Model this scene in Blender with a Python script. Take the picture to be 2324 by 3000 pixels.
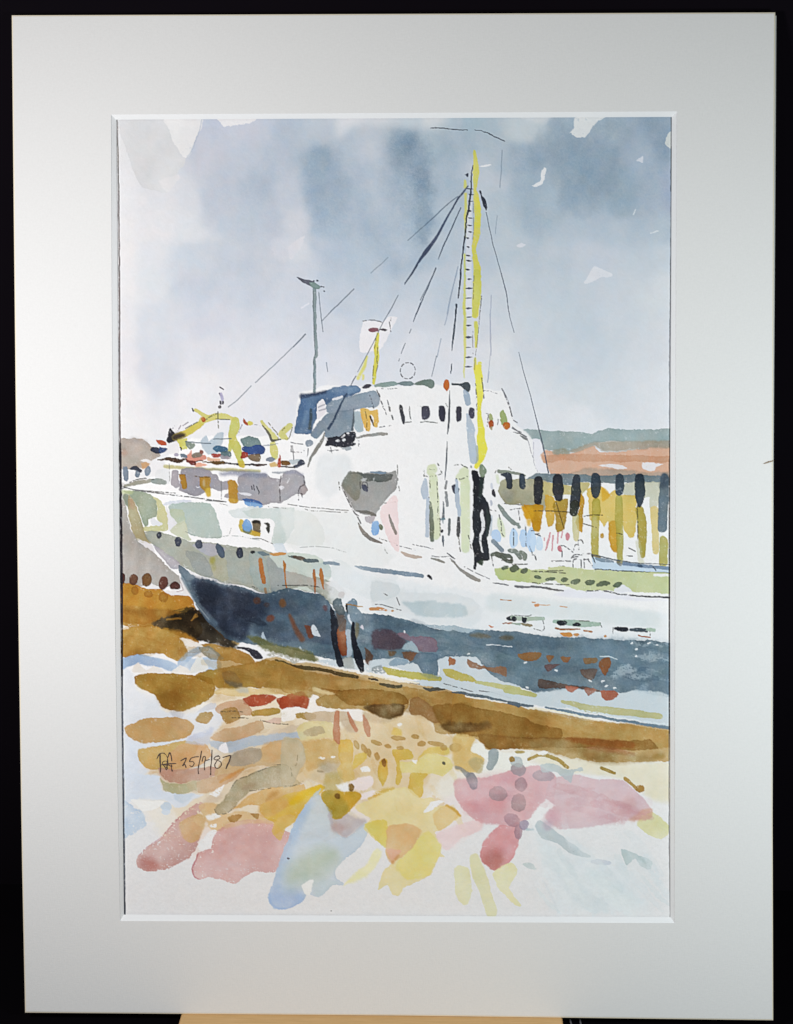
import bpy
import bmesh
import math
import numpy as np
from mathutils import Matrix, Vector

for o in list(bpy.data.objects):
    bpy.data.objects.remove(o, do_unlink=True)
scene = bpy.context.scene
C = scene.collection

# ---------------------------------------------------------------- where the mat stands and where it is seen from
MAT_W = 0.40                      # metres across the mat board
FOC, CX, CY = 4200.0, 1162.0, 1500.0
POSE_R = (0.02956568, -0.0210627, 0.00241826)
POSE_T = Vector((-0.00122558, -0.00442051, -0.75881422))
_k = Vector(POSE_R)
R0 = Matrix.Rotation(_k.length, 3, _k.normalized())       # mat -> camera


def _plane(x, y, z=0.0, R=R0):
    """The point of the mat (its plane, z above its face) that lies on one line of sight."""
    d = R.transposed() @ Vector(((x - CX) / FOC, -(y - CY) / FOC, -1.0))
    o = R.transposed() @ (-POSE_T)
    return o + d * ((z - o.z) / d.z)


_bl, _br = _plane(74, 2966.5), _plane(2265.5, 2989)
_roll = math.atan2(_br.y - _bl.y, _br.x - _bl.x)
ROT = R0 @ Matrix.Rotation(_roll, 3, 'Z')                 # straighten: the foot of the mat is level
_b = _plane(74, 2966.5, 0, ROT)
_e = _plane(2265.5, 2989, 0, ROT)
FOOT = Vector(((_b.x + _e.x) / 2, _b.y, 0))


def at(x, y, z=0.0):
    """Point in the mat's own frame: x right, y up the board from its foot, z towards the viewer."""
    return _plane(x, y, z, ROT) - FOOT


LEAN = math.radians(14.5)
MATW = Matrix(((1, 0, 0, 0), (0, math.sin(LEAN), -math.cos(LEAN), 0), (0, math.cos(LEAN), math.sin(LEAN), 0), (0, 0, 0, 1)))

# ---------------------------------------------------------------- camera
cam_data = bpy.data.cameras.new('camera')
cam = bpy.data.objects.new('camera', cam_data)
C.objects.link(cam)
scene.camera = cam
cam_data.sensor_fit = 'VERTICAL'
cam_data.sensor_height = 36.0
cam_data.lens = 36.0 * FOC / 3000.0
cam_data.clip_start = 0.02
cam_data.clip_end = 50
_c2m = ROT.transposed().to_4x4()
_c2m.translation = ROT.transposed() @ (-POSE_T) - FOOT
cam.matrix_world = MATW @ _c2m

# ---------------------------------------------------------------- light: a dim room and lamps on both sides of the camera
world = bpy.data.worlds.new('World')
scene.world = world
world.use_nodes = True
world.node_tree.nodes['Background'].inputs[0].default_value = (.97, 1, .99, 1)
world.node_tree.nodes['Background'].inputs[1].default_value = 0.083


def lamp(name, loc, target, power, size, col):
    d = bpy.data.lights.new(name, 'AREA')
    d.energy, d.size, d.color, d.shape = power, size, col, 'DISK'
    o = bpy.data.objects.new(name, d)
    C.objects.link(o)
    o.location = loc
    o.rotation_euler = (Vector(target) - Vector(loc)).to_track_quat('-Z', 'Y').to_euler()
    return o


lamp('left_lamp', (-.304, -.326, .427), (-.077, .07, .323), 2.17, .10, (1.0, .972, .972))
lamp('right_lamp', (.36, -.341, .33), (.292, .07, .185), 1.58, .10, (.90, .985, 1.0))
scene.view_settings.view_transform = 'Standard'
scene.view_settings.look = 'None'
scene.view_settings.exposure = 0
scene.view_settings.gamma = 1
scene.view_settings.use_curve_mapping = False


# ---------------------------------------------------------------- helpers
def material(name, col, rough=.8, spec=.3):
    m = bpy.data.materials.new(name)
    m.use_nodes = True
    b = m.node_tree.nodes['Principled BSDF']
    b.inputs['Base Color'].default_value = (*col, 1)
    b.inputs['Roughness'].default_value = rough
    b.inputs['Specular IOR Level'].default_value = spec
    return m, m.node_tree.nodes, m.node_tree.links, b


def obj(name, verts, faces, mat, parent=None, smooth=False):
    me = bpy.data.meshes.new(name)
    me.from_pydata([tuple(v) for v in verts], [], faces)
    me.update()
    me.materials.append(mat)
    o = bpy.data.objects.new(name, me)
    C.objects.link(o)
    if parent:
        o.parent = parent
    if smooth:
        me.polygons.foreach_set('use_smooth', [True] * len(me.polygons))
    return o


def tag(o, label, cat):
    o['label'], o['category'] = label, cat


def ring_faces(n, a, b):
    return [(a + i, a + (i + 1) % n, b + (i + 1) % n, b + i) for i in range(n)]


def tube(pts, r, seg=8):
    vs, fs = [], []
    for i, p in enumerate(pts):
        p = Vector(p)
        t = (Vector(pts[min(i + 1, len(pts) - 1)]) - Vector(pts[max(i - 1, 0)])).normalized()
        u = t.cross(Vector((0, 0, 1)) if abs(t.z) < .9 else Vector((1, 0, 0))).normalized()
        v = t.cross(u)
        rr = r[i] if isinstance(r, (list, tuple)) else r
        for k in range(seg):
            a = 2 * math.pi * k / seg
            vs.append(p + (u * math.cos(a) + v * math.sin(a)) * rr)
    for i in range(len(pts) - 1):
        fs += ring_faces(seg, i * seg, (i + 1) * seg)
    fs.append(tuple(reversed(range(seg))))
    fs.append(tuple(range(len(vs) - seg, len(vs))))
    return vs, fs


# ---------------------------------------------------------------- setting: black cloth on the table and behind
def cloth_material(name, col):
    m, n, l, b = material(name, col, .95, .05)
    w = n.new('ShaderNodeTexNoise')
    w.inputs['Scale'].default_value = 900
    w2 = n.new('ShaderNodeTexNoise')
    w2.inputs['Scale'].default_value = 6
    mix = n.new('ShaderNodeMix')
    mix.data_type = 'RGBA'
    mix.inputs['A'].default_value = (col[0] * .7, col[1] * .7, col[2] * .7, 1)
    mix.inputs['B'].default_value = (col[0] * 1.5, col[1] * 1.5, col[2] * 1.5, 1)
    l.new(w2.outputs['Fac'], mix.inputs['Factor'])
    l.new(mix.outputs['Result'], b.inputs['Base Color'])
    bp = n.new('ShaderNodeBump')
    bp.inputs['Strength'].default_value = .3
    bp.inputs['Distance'].default_value = .0004
    l.new(w.outputs['Fac'], bp.inputs['Height'])
    l.new(bp.outputs['Normal'], b.inputs['Normal'])
    return m


BLACK = cloth_material('black_cloth', (.0016, .0011, .0020))
BLACK2 = cloth_material('black_velvet', (.0034, .0024, .0040))
BACK_Y, TABLE_Z = 0.1378, -0.006
nx, ny = 60, 30
vs = [(-.9 + 1.8 * i / nx, -.75 + (BACK_Y + .79) * j / ny, TABLE_Z + .0008 * math.exp(-((ny - 1.2 - j) / 1.2) ** 2) * (1 + .3 * math.sin(i * 1.7))) for j in range(ny + 1) for i in range(nx + 1)]
fs = [(j * (nx + 1) + i, j * (nx + 1) + i + 1, (j + 1) * (nx + 1) + i + 1, (j + 1) * (nx + 1) + i) for j in range(ny) for i in range(nx)]
o = obj('table_top', vs, fs, BLACK, smooth=True)
o['kind'] = 'structure'
vs = [(-.9 + 1.8 * i / nx, BACK_Y + .001 + .004 * (1 + math.sin(i * .55 + 1)) * (j / ny) * (abs(i / nx - .5) > .14), TABLE_Z + 1.1 * j / ny) for j in range(ny + 1) for i in range(nx + 1)]
fs = [(j * (nx + 1) + i, j * (nx + 1) + i + 1, (j + 1) * (nx + 1) + i + 1, (j + 1) * (nx + 1) + i) for j in range(ny) for i in range(nx)]
o = obj('backdrop', vs, fs, BLACK2, smooth=True)
o['kind'] = 'structure'

# ---------------------------------------------------------------- the tan board the mat stands on
m, n, l, b = material('tan_board', (.47, .29, .13), .6, .25)
tc = n.new('ShaderNodeTexCoord')
mp = n.new('ShaderNodeMapping')
mp.inputs['Scale'].default_value = (60, 900, 60)
nz = n.new('ShaderNodeTexNoise')
nz.inputs['Scale'].default_value = 1
nz.inputs['Detail'].default_value = 6
rp = n.new('ShaderNodeValToRGB')
rp.color_ramp.elements[0].position = .3
rp.color_ramp.elements[0].color = (.57, .36, .155, 1)
rp.color_ramp.elements[1].position = .75
rp.color_ramp.elements[1].color = (.68, .44, .21, 1)
l.new(tc.outputs['Object'], mp.inputs['Vector'])
l.new(mp.outputs['Vector'], nz.inputs['Vector'])
l.new(nz.outputs['Fac'], rp.inputs['Fac'])
l.new(rp.outputs['Color'], b.inputs['Base Color'])
bm = bmesh.new()
M0 = MATW
xl, xr = (MATW @ at(531, 2967.5)).x, (MATW @ at(1648, 2982)).x
bmesh.ops.create_cube(bm, size=1, matrix=Matrix.Translation(((xl + xr) / 2, -.045, TABLE_Z / 2 - .0001)) @ Matrix.Diagonal((xr - xl, .15, -TABLE_Z - .0002, 1)))
bmesh.ops.bevel(bm, geom=bm.edges[:], offset=.0006, segments=2, affect='EDGES')
me = bpy.data.meshes.new('wooden_board')
bm.to_mesh(me)
me.materials.append(m)
o = bpy.data.objects.new('wooden_board', me)
C.objects.link(o)
tag(o, 'flat tan wooden board lying on the black cloth under the foot of the mat', 'board')

# ---------------------------------------------------------------- the mounted watercolour
root = bpy.data.objects.new('mounted_watercolour', None)
C.objects.link(root)
root.matrix_world = MATW
root.empty_display_size = .05
tag(root, 'watercolour of a beached white ship in a wide off-white mat, leaning upright against black cloth', 'painting')

m, n, l, b = material('mat_card', (.745, .748, .741), .9, .15)
tc = n.new('ShaderNodeTexCoord')
tex = []
for sc in ((2600, 300, 1), (300, 2600, 1), (900, 900, 900)):
    mp = n.new('ShaderNodeMapping')
    mp.inputs['Scale'].default_value = sc
    nz = n.new('ShaderNodeTexNoise')
    nz.inputs['Scale'].default_value = 1
    nz.inputs['Detail'].default_value = 2
    l.new(tc.outputs['Object'], mp.inputs['Vector'])
    l.new(mp.outputs['Vector'], nz.inputs['Vector'])
    tex.append(nz)
ad = n.new('ShaderNodeMath')
l.new(tex[0].outputs['Fac'], ad.inputs[0])
l.new(tex[1].outputs['Fac'], ad.inputs[1])
ml = n.new('ShaderNodeMath')
ml.operation = 'MULTIPLY_ADD'
l.new(ad.outputs[0], ml.inputs[0])
ml.inputs[1].default_value = .8
l.new(tex[2].outputs['Fac'], ml.inputs[2])
rp = n.new('ShaderNodeValToRGB')
rp.color_ramp.elements[0].position = .55
rp.color_ramp.elements[0].color = (.74, .743, .736, 1)
rp.color_ramp.elements[1].position = 1.0
rp.color_ramp.elements[1].position = .98
rp.color_ramp.elements[1].color = (.772, .775, .768, 1)
dv = n.new('ShaderNodeMath')
dv.operation = 'MULTIPLY'
dv.inputs[1].default_value = .62
l.new(ml.outputs[0], dv.inputs[0])
l.new(dv.outputs[0], rp.inputs['Fac'])
l.new(rp.outputs['Color'], b.inputs['Base Color'])
bp = n.new('ShaderNodeBump')
bp.inputs['Strength'].default_value = .25
bp.inputs['Distance'].default_value = .00025
l.new(ad.outputs[0], bp.inputs['Height'])
l.new(bp.outputs['Normal'], b.inputs['Normal'])
MATCARD = m
CORE = material('white_core', (.81, .825, .835), .75, .2)[0]
EDGE = material('cream_core', (.93, .84, .66), .8, .2)[0]
BACKING = material('grey_backing', (.62, .63, .62), .9, .1)[0]


def along(pl, n=14):
    """n points along a polyline of pixels, its end left out."""
    p = np.array(pl, float)
    s = np.concatenate([[0], np.cumsum(np.hypot(*np.diff(p, axis=0).T))])
    q = np.linspace(0, s[-1], n, endpoint=False)
    return list(zip(np.interp(q, s, p[:, 0]), np.interp(q, s, p[:, 1])))


def outline(tl, top, tr, right, br, bottom, bl, left):
    return (along([tl] + top + [tr]) + along([tr] + right + [br]) + along([br] + bottom + [bl]) + along([bl] + left + [tl]))


OUT = outline((35, 45), [(600, 43)], (2271.5, 36.5), [(2268, 500), (2264.5, 1300), (2263, 2200)], (2265.5, 2989), [(1150, 2975)], (74, 2966.5), [(64.5, 2500), (50, 1500), (39.5, 500)])
WIN = outline((326, 336), [], (1984, 326.5), [(1981, 900)], (1976.5, 2704), [], (352, 2698), [(343, 2200), (333, 1500), (328, 900)])
INN = outline((341, 350.5), [], (1968.5, 342.5), [(1966.5, 900), (1964, 1300)], (1964, 2687), [], (363.5, 2679.5), [(358.5, 2300), (354.5, 2000), (352, 1700), (348.5, 1400), (347, 1100), (344, 700)])
N = len(OUT)
TH = .0022
DEPTH = .0019
# front card: a face ring a hair inside the edge, so the cream core shows as a fine rim
def inset(pts, d):
    out = []
    k = len(pts)
    for i, (x, y) in enumerate(pts):
        out.append((x + (d if x < 600 and abs(x - 1162) > abs(y - 1500) * .7 else 0) * 0, y))
    c = np.mean(pts, 0)
    res = []
    for (x, y) in pts:
        res.append((x + d * np.sign(c[0] - x) * min(1, max(0, (abs(x - c[0]) - 900) / 150)), y + d * np.sign(c[1] - y) * min(1, max(0, (abs(y - c[1]) - 1250) / 150))))
    return res


OUTI = inset(OUT, 3.0)
vs = [at(x, y, .0002) for x, y in OUTI] + [at(x, y, .0002) for x, y in WIN] + [at(x, y, .0) for x, y in OUTI]
mat_board = obj('mat_board', vs, ring_faces(N, N, 0) + ring_faces(N, 0, 2 * N), MATCARD, root)
vs = [at(x, y, 0) for x, y in OUTI] + [at(x, y, -.0002) for x, y in OUT] + [at(x, y, -TH) for x, y in OUT] + [at(x, y, -TH) for x, y in WIN]
obj('core_edge', vs, ring_faces(N, 0, N) + ring_faces(N, N, 2 * N) + ring_faces(N, 2 * N, 3 * N), EDGE, mat_board)
vs = [at(x, y, .0002) for x, y in WIN] + [at(x, y, -.0000) for x, y in WIN] + [at(x, y, -DEPTH) for x, y in INN]
bevel = obj('window_bevel', vs, ring_faces(N, 0, N) + ring_faces(N, N, 2 * N), CORE, mat_board)
# backing board, a little out of line with the card at the right
BK = outline((60, 60), [], (2275, 46), [(2267, 1300)], (2262, 2980), [], (90, 2955), [])
vs = [at(x, y, -.0030) for x, y in BK] + [at(x, y, -.0048) for x, y in BK]
obj('backing_board', vs, ring_faces(N, 0, N) + [tuple(range(N - 1, -1, -1)), tuple(range(N, 2 * N))], BACKING, root)

# ---------------------------------------------------------------- watercolour: pigment laid on the sheet as vertex colours
# Every wash, brush stroke and pencil line is written as a list of points in the units of the sheet (about 0.18 mm each).
PX0, PY0, PX1, PY1, STEP = 322.0, 324.0, 1994.0, 2714.0, 2.0
PW, PH = int((PX1 - PX0) / STEP) + 1, int((PY1 - PY0) / STEP) + 1
GX = (PX0 + np.arange(PW) * STEP).astype(np.float32)
GY = (PY0 + np.arange(PH) * STEP).astype(np.float32)
rng = np.random.RandomState(87)


def vnoise(cell, seed, stretch=1.0):
    """Smooth value noise over the sheet, about -1..1; cell in sheet units."""
    r = np.random.RandomState(seed)
    ch, cw = cell * stretch, cell
    nh, nw = int((PY1 - PY0) / ch) + 3, int((PX1 - PX0) / cw) + 3
    g = r.uniform(-1, 1, (nh, nw)).astype(np.float32)
    fy, fx = (GY - PY0) / ch, (GX - PX0) / cw
    iy, ix = fy.astype(int), fx.astype(int)
    ty, tx = fy - iy, fx - ix
    ty, tx = (ty * ty * (3 - 2 * ty))[:, None], (tx * tx * (3 - 2 * tx))[None, :]
    a, b = g[iy][:, ix], g[iy][:, ix + 1]
    c, d = g[iy + 1][:, ix], g[iy + 1][:, ix + 1]
    return (a * (1 - tx) + b * tx) * (1 - ty) + (c * (1 - tx) + d * tx) * ty


NX = vnoise(26, 1) * .7 + vnoise(9, 2) * .5 + vnoise(4.4, 13) * .3
NY = vnoise(24, 3) * .7 + vnoise(8, 4) * .5 + vnoise(4.1, 14) * .3
FB = vnoise(90, 5) * .55 + vnoise(38, 6) * .35 + vnoise(16, 7) * .25
GR = vnoise(5, 8) * .6 + rng.normal(0, .45, (PH, PW)).astype(np.float32)
DRY = vnoise(7, 9, .6) * .6 + vnoise(3.2, 10, .8) * .6
TOOTH = vnoise(3.4, 15) * .6 + vnoise(5.5, 16) * .5
RIM = (.75 + .9 * vnoise(34, 17)).clip(.1, 1.6)
PEN = vnoise(6, 11) * .7 + vnoise(2.6, 12) * .5
PAPER = np.array([.943, .940, .936], np.float32)
canvas = np.ones((PH, PW, 3), np.float32) * PAPER
_t = [0.0, 0.0, 1.0]


def T(ox, oy, k):
    _t[:] = [ox, oy, k]


def hexc(h):
    return np.array([int(h[i:i + 2], 16) / 255 for i in (0, 2, 4)], np.float32)


# The pigments were matched by eye on the sheet as it stands between its two lamps; this takes the lamps' fall-off out again,
# so that what is stored is the colour of the pigment itself.
FALL = [1.0167, -0.0616, -0.198, 0.0148, 0.0241, -0.1397, 0.1375, 0.0561, -0.0426, -0.0089, 0.1304, -0.0102, -0.0802, 0.0056, 0.0169, 0.0499, -0.0031, -0.0187, -0.0018, 0.0032]


def pigment(c, x, y):
    u, v = (min(max(x, 340), 1970) - 1162) / 1000, (min(max(y, 340), 2690) - 1500) / 1000
    e = sum(FALL[i * 5 + j] * u ** i * v ** j for i in range(4) for j in range(5))
    l = np.where(c <= .04045, c / 12.92, ((c + .055) / 1.055) ** 2.4) / e
    return np.where(l <= .0031308, l * 12.92, 1.055 * np.clip(l, 1e-6, None) ** (1 / 2.4) - .055).clip(0, .96).astype(np.float32)


def pts_of(s, n=2):
    a = np.array([[float(v) for v in q.split(',')] for q in s.split()], np.float64)
    if a.shape[1] < n:
        a = np.hstack([a, np.full((len(a), n - a.shape[1]), np.nan)])
    a[:, 0] = _t[0] + a[:, 0] * _t[2]
    a[:, 1] = _t[1] + a[:, 1] * _t[2]
    if n == 3:
        a[:, 2] *= _t[2]
    return a


TENSE = .34


def spline(p, closed, sub):
    n = len(p)
    if n < 3 or sub < 2:
        return p
    idx = range(n if closed else n - 1)
    out = []
    for i in idx:
        if closed:
            a, b, c, d = p[i - 1], p[i], p[(i + 1) % n], p[(i + 2) % n]
        else:
            a, b, c, d = p[max(i - 1, 0)], p[i], p[i + 1], p[min(i + 2, n - 1)]
        for j in range(sub):
            t = j / sub
            u, w = (c - a) * TENSE, (d - b) * TENSE
            out.append((2 * t ** 3 - 3 * t * t + 1) * b + (t ** 3 - 2 * t * t + t) * u + (3 * t * t - 2 * t ** 3) * c + (t ** 3 - t * t) * w)
    if not closed:
        out.append(p[-1])
    return np.array(out)


def window_of(p, pad):
    x0 = max(int((p[:, 0].min() - pad - PX0) / STEP), 0)
    x1 = min(int((p[:, 0].max() + pad - PX0) / STEP) + 2, PW)
    y0 = max(int((p[:, 1].min() - pad - PY0) / STEP), 0)
    y1 = min(int((p[:, 1].max() + pad - PY0) / STEP) + 2, PH)
    return (slice(y0, y1), slice(x0, x1)) if x1 > x0 and y1 > y0 else None


def warped(sl, r):
    x = np.broadcast_to(GX[None, sl[1]], (sl[0].stop - sl[0].start, sl[1].stop - sl[1].start)) + r * NX[sl]
    y = GY[sl[0]][:, None] + r * NY[sl]
    return x.astype(np.float32), y.astype(np.float32)


def dist_poly(p, x, y):
    d2 = np.full(x.shape, 1e12, np.float32)
    ins = np.zeros(x.shape, bool)
    for (ax, ay), (bx, by) in zip(p, np.roll(p, -1, 0)):
        ex, ey = bx - ax, by - ay
        l2 = ex * ex + ey * ey
        if l2 < 1e-9:
            continue
        t = np.clip(((x - ax) * ex + (y - ay) * ey) / l2, 0, 1)
        dx, dy = x - ax - t * ex, y - ay - t * ey
        np.minimum(d2, dx * dx + dy * dy, out=d2)
        if ay != by:
            c = (ay > y) != (by > y)
            ins ^= c & (x < ax + (y - ay) * (ex / ey))
    d = np.sqrt(d2)
    return np.where(ins, d, -d)


def dist_stroke(p, x, y):
    d = np.full(x.shape, -1e6, np.float32)
    for (ax, ay, ar), (bx, by, br) in zip(p[:-1], p[1:]):
        ex, ey = bx - ax, by - ay
        l2 = max(ex * ex + ey * ey, 1e-9)
        t = np.clip(((x - ax) * ex + (y - ay) * ey) / l2, 0, 1)
        dx, dy = x - ax - t * ex, y - ay - t * ey
        np.maximum(d, ar + (br - ar) * t - np.sqrt(dx * dx + dy * dy), out=d)
    return d


SOFT = vnoise(48, 18) * 1.3 + .1
style = {'soft': 0, 'clear': 0, 'vary': 1, 'grey': .07}
keep = np.ones((PH, PW), np.float32)


def lay(sl, d, col, a, s, e, v, g, dry, m, hold=0, inside=0):
    if style['soft']:             # parts of the rim bleed into the damp paper, others stay crisp
        s = s * (1 + style['soft'] * np.clip(SOFT[sl], 0, 1) * min(1, float(d.max()) / 9))
    cov = np.clip(d / (2 * s) + .5, 0, 1)
    cov = cov * cov * (3 - 2 * cov)
    if hold:                      # remember this shape: strokes laid with inside=1 stay within it
        keep[:] = 0
        keep[sl] = cov
    if inside:
        cov = cov * keep[sl]
    if dry:
        cov = cov * np.clip((DRY[sl] + 1.0 - dry) * 2.2 + np.clip(d, 0, 30) * .02, 0, 1)
    cov = cov * (1 - .38 * np.clip((TOOTH[sl] - .52) * 5, 0, 1) * np.clip(1.1 - d / 26, .25, 1))
    k = 1 + v * style['vary'] * FB[sl] + g * GR[sl]
    if e:
        e *= float(np.clip(d.max() / 7, .3, 1))       # small dabs dry evenly
        k = k + e * RIM[sl] * np.exp(-np.clip(d, 0, None) / 3.0) - e * .12
    col = col + (np.dot(col, [.3, .55, .15]) - col) * style['grey']
    c = np.power(np.clip(col, .004, 1)[None, None, :], k[..., None])
    al = (a * cov)[..., None]
    if style['clear'] and col.mean() < .88:        # transparent pigment: what lies below shows through
        c = c * (1 - style['clear'] * (1 - np.clip(canvas[sl] / PAPER, 0, 1)))
    if m:
        canvas[sl] *= 1 - al * (1 - np.clip(c / PAPER, 0, 1))
    else:
        canvas[sl] = canvas[sl] * (1 - al) + c * al


def P(col, pts, a=.93, s=1.1, r=3.1, e=.4, v=.21, g=.085, dry=0, m=0, sub=4, hold=0, inside=0):
    p = spline(pts_of(pts), True, sub)
    sl = window_of(p, 2 * s + r + 3)
    if sl:
        lay(sl, dist_poly(p, *warped(sl, r)), pigment(hexc(col), *p[:, :2].mean(0)), a, s, e, v, g, dry, m, hold, inside)


def S(col, pts, w=None, a=.93, s=1.1, r=1.9, e=.3, v=.19, g=.085, dry=0, m=0, hold=0, inside=0):
    p = pts_of(pts, 3)
    if w is not None:
        p[:, 2] = w * _t[2]
    p = spline(p, False, 4)
    sl = window_of(p, 2 * s + r + 3 + p[:, 2].max())
    if sl:
        lay(sl, dist_stroke(p, *warped(sl, r)), pigment(hexc(col), *p[:, :2].mean(0)), a, s, e, v, g, dry, m, hold, inside)


def O(col, x, y, rx, ry, rot=0, **k):
    """One oval dab of the brush."""
    c, q = math.cos(math.radians(rot)), math.sin(math.radians(rot))
    k.setdefault('r', 2.4)
    P(col, ' '.join('%.1f,%.1f' % (x + c * rx * math.cos(t) - q * ry * math.sin(t), y + q * rx * math.cos(t) + c * ry * math.sin(t))
                    for t in [i * math.pi / 8 for i in range(16)]), **k)


def L(col, pts, w=1.0, a=.75, br=0, r=.8):
    """A pencil or pen line; br makes it skip over the tooth of the paper."""
    for run in pts.split('|'):
        p = pts_of(run, 3)
        p[:, 2] = w
        p = spline(p, False, 4)
        sl = window_of(p, 6)
        if not sl:
            continue
        d = dist_stroke(p, *warped(sl, r))
        cov = np.clip(d / 1.8 + .5, 0, 1)
        if br:
            cov = cov * np.clip((PEN[sl] + .75 - br) * 2.5, 0, 1)
        al = (a * cov * (1 + .15 * GR[sl])).clip(0, 1)[..., None]
        canvas[sl] = canvas[sl] * (1 - al) + pigment(hexc(col), *p[:, :2].mean(0)) * al


def wash(rows, sig):
    """Wet-in-wet wash: colours dropped at points and left to run into each other."""
    q = []
    for y, s in rows:
        for it in s.split():
            x, h = it.split(':')
            px, py = _t[0] + float(x) * _t[2], _t[1] + y * _t[2]
            q.append((px, py, pigment(hexc(h), px, py)))
    wx, wy = (vnoise(150, 41, 1.6) * 26 + vnoise(55, 42) * 13 + vnoise(22, 45) * 6), (vnoise(150, 43) * 40 + vnoise(60, 44) * 16)
    xs = GX[None, ::4] + wx[::4, ::4]
    ys = GY[::4, None] + wy[::4, ::4]
    num = np.zeros(xs.shape + (3,), np.float32)
    den = np.zeros(xs.shape + (1,), np.float32)
    for x, y, c in q:
        r2 = ((xs - x) ** 2 + ((ys - y)) ** 2) / (sig * sig)
        w = (1 / (.06 + r2) ** 1.9)[..., None]
        num += w * c
        den += w
    lo = num / den
    fy, fx = np.arange(PH) / 4, np.arange(PW) / 4
    iy, ix = np.minimum(fy.astype(int), lo.shape[0] - 2), np.minimum(fx.astype(int), lo.shape[1] - 2)
    ty, tx = (fy - iy)[:, None, None], (fx - ix)[None, :, None]
    return ((lo[iy][:, ix] * (1 - tx) + lo[iy][:, ix + 1] * tx) * (1 - ty) + (lo[iy + 1][:, ix] * (1 - tx) + lo[iy + 1][:, ix + 1] * tx) * ty).astype(np.float32)


def layer(seed, n, box, ang, length, width, cols, a, mask=None):
    """Many thin overlapping brush strokes of nearly the same colour, as a wash is built up."""
    q = np.random.RandomState(seed)
    T(0, 0, 1)
    for _ in range(n):
        x, y = q.uniform(box[0], box[2]), q.uniform(box[1], box[3])
        if mask and not mask(x, y):
            continue
        g = math.radians(ang(x, y) + q.normal(0, 9))
        l, w = length * q.uniform(.5, 1.4), width * q.uniform(.5, 1.3)
        dx, dy = math.cos(g) * l / 2, math.sin(g) * l / 2
        S(cols[q.randint(len(cols))], '%.0f,%.0f,%.1f %.0f,%.0f,%.1f %.0f,%.0f,%.1f' % (x - dx, y - dy, w * .6, x, y + q.normal(0, 3), w, x + dx, y + dy, w * .5),
          a=a * q.uniform(.6, 1.2), s=q.choice([1.2, 2.5, 6]), r=4, e=.35, dry=q.choice([0, 0, .25]))
# ---- sky: one wet wash over the upper half, left blank in torn patches
T(300, 300, 1.00473)
sky = wash([
    (60, '55:e6e6e8 150:dfdfe2 300:b9c0d2 400:c0c4d3 520:aebacb 620:b4becb 720:d0d2d8 800:c6cad1 880:b8c2cb 950:c6cbd0 1100:9db0bd 1250:b5bfc6 1340:8c9fb0 1450:889bac 1600:8396aa'),
    (150, '55:e4e4e6 130:d8d8dc 300:c3c6d3 400:bdc4d2 500:b3bdcd 620:97aabd 700:a9b6c6 780:b4bdca 880:768ca2 950:a0b1bf 1050:9badbc 1150:a5b2bf 1250:8c9fb2 1350:8599ac 1450:8a9cae 1550:9aa9bb 1640:8093a8'),
    (250, '55:eae9ec 150:dfdfe4 250:d5d8e0 350:b9c1d0 450:adb9ca 540:bcc3d1 650:98abc0 760:a9b7c8 860:92a4b7 925:768da5 1000:9eafc0 1130:b4bdc9 1250:98aabb 1380:8b9fb1 1500:93a5b5 1600:97a7b9 1645:96a3ba'),
    (350, '55:edebed 150:e6e5e9 250:dcdfe5 400:b9c3d1 480:b8c0d0 560:cccfd9 650:9db0c5 750:a6b5c7 900:93a6ba 930:8a9fb4 1020:a9b8c7 1150:a9b8c6 1250:9cadbd 1400:a9b6c5 1500:acb8c6 1640:a3b1c0'),
    (450, '55:f0edee 150:e2e4ea 250:ccd3de 400:c3cad7 500:c5cbd8 570:d5d7df 650:b0bdcf 750:b1bfcf 900:a4b4c6 1050:b0bdcc 1200:b3bfcb 1350:b7c1cd 1450:bec5d1 1640:bdc6d1'),
    (550, '55:efedef 150:dfe2e8 250:c7cedc 400:c6cddb 550:cbd0dd 700:bdc7d6 850:b9c4d3 1000:bcc6d3 1200:c0c8d2 1350:bcc6d1 1500:c3cad4 1640:cdd2d8'),
    (650, '55:eeebee 150:d9dde6 300:d3d6e2 500:d3d7e2 700:cdd2de 900:cbd1dd 1100:cdd1da 1250:c5cdd6 1400:bec8d3 1640:cfd3da'),
    (750, '55:ece9ee 150:d8dbe5 300:e0e0e8 500:dedfe8 700:d9dbe5 900:d8dbe4 1050:d9dae2 1150:d8dadf 1250:c9cfd9 1400:c4ccd7 1640:d3d6dd'),
    (850, '55:f0eef0 300:ecebef 450:e6e5eb 700:e0e1e8 1100:dddfe4 1250:d4d8df 1400:ced4db 1640:dadce2'),
    (950, '55:f3f1f2 300:f0eef1 700:ecebee 1000:ecebee 1250:dadde4 1400:dddfe5 1640:dcdee4'),
    (1100, '55:f3f1f2 800:f0eff1 1640:dcdee4')], 62)
sky = 1 - (1 - sky) * np.array([.885, .865, .865], np.float32)
sky = sky * .92 + sky.mean(2, keepdims=True) * .08
dens = (.94 - sky.mean(2)).clip(0, 1)[..., None]
bloom = (FB * .7 + vnoise(46, 21, 2.6) * .55 + vnoise(20, 22, 1.8) * .2)[..., None]
canvas[:] = np.power(sky, 1 + dens * .85 * bloom + (GR * (.04 + .30 * dens[..., 0]))[..., None])
S('6f869b', '925,130,26 935,230,24 940,330,18 935,400,14', a=.3, s=16, r=14, e=0)
S('8296ab', '650,180,50 660,280,60 650,330,40', a=.25, s=26, r=12, e=0)
S('768ba0', '1335,120,60 1450,180,60 1400,270,60', a=.25, s=30, r=16, e=0)
S('c4ccd8', '780,160,40 830,260,40 860,420,40', a=.35, s=26, r=14, e=0)
S('bfc7d4', '1030,60,20 1060,200,24 1120,300,20', a=.25, s=18, r=14, e=0)
T(320, 320, .3546)
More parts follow.
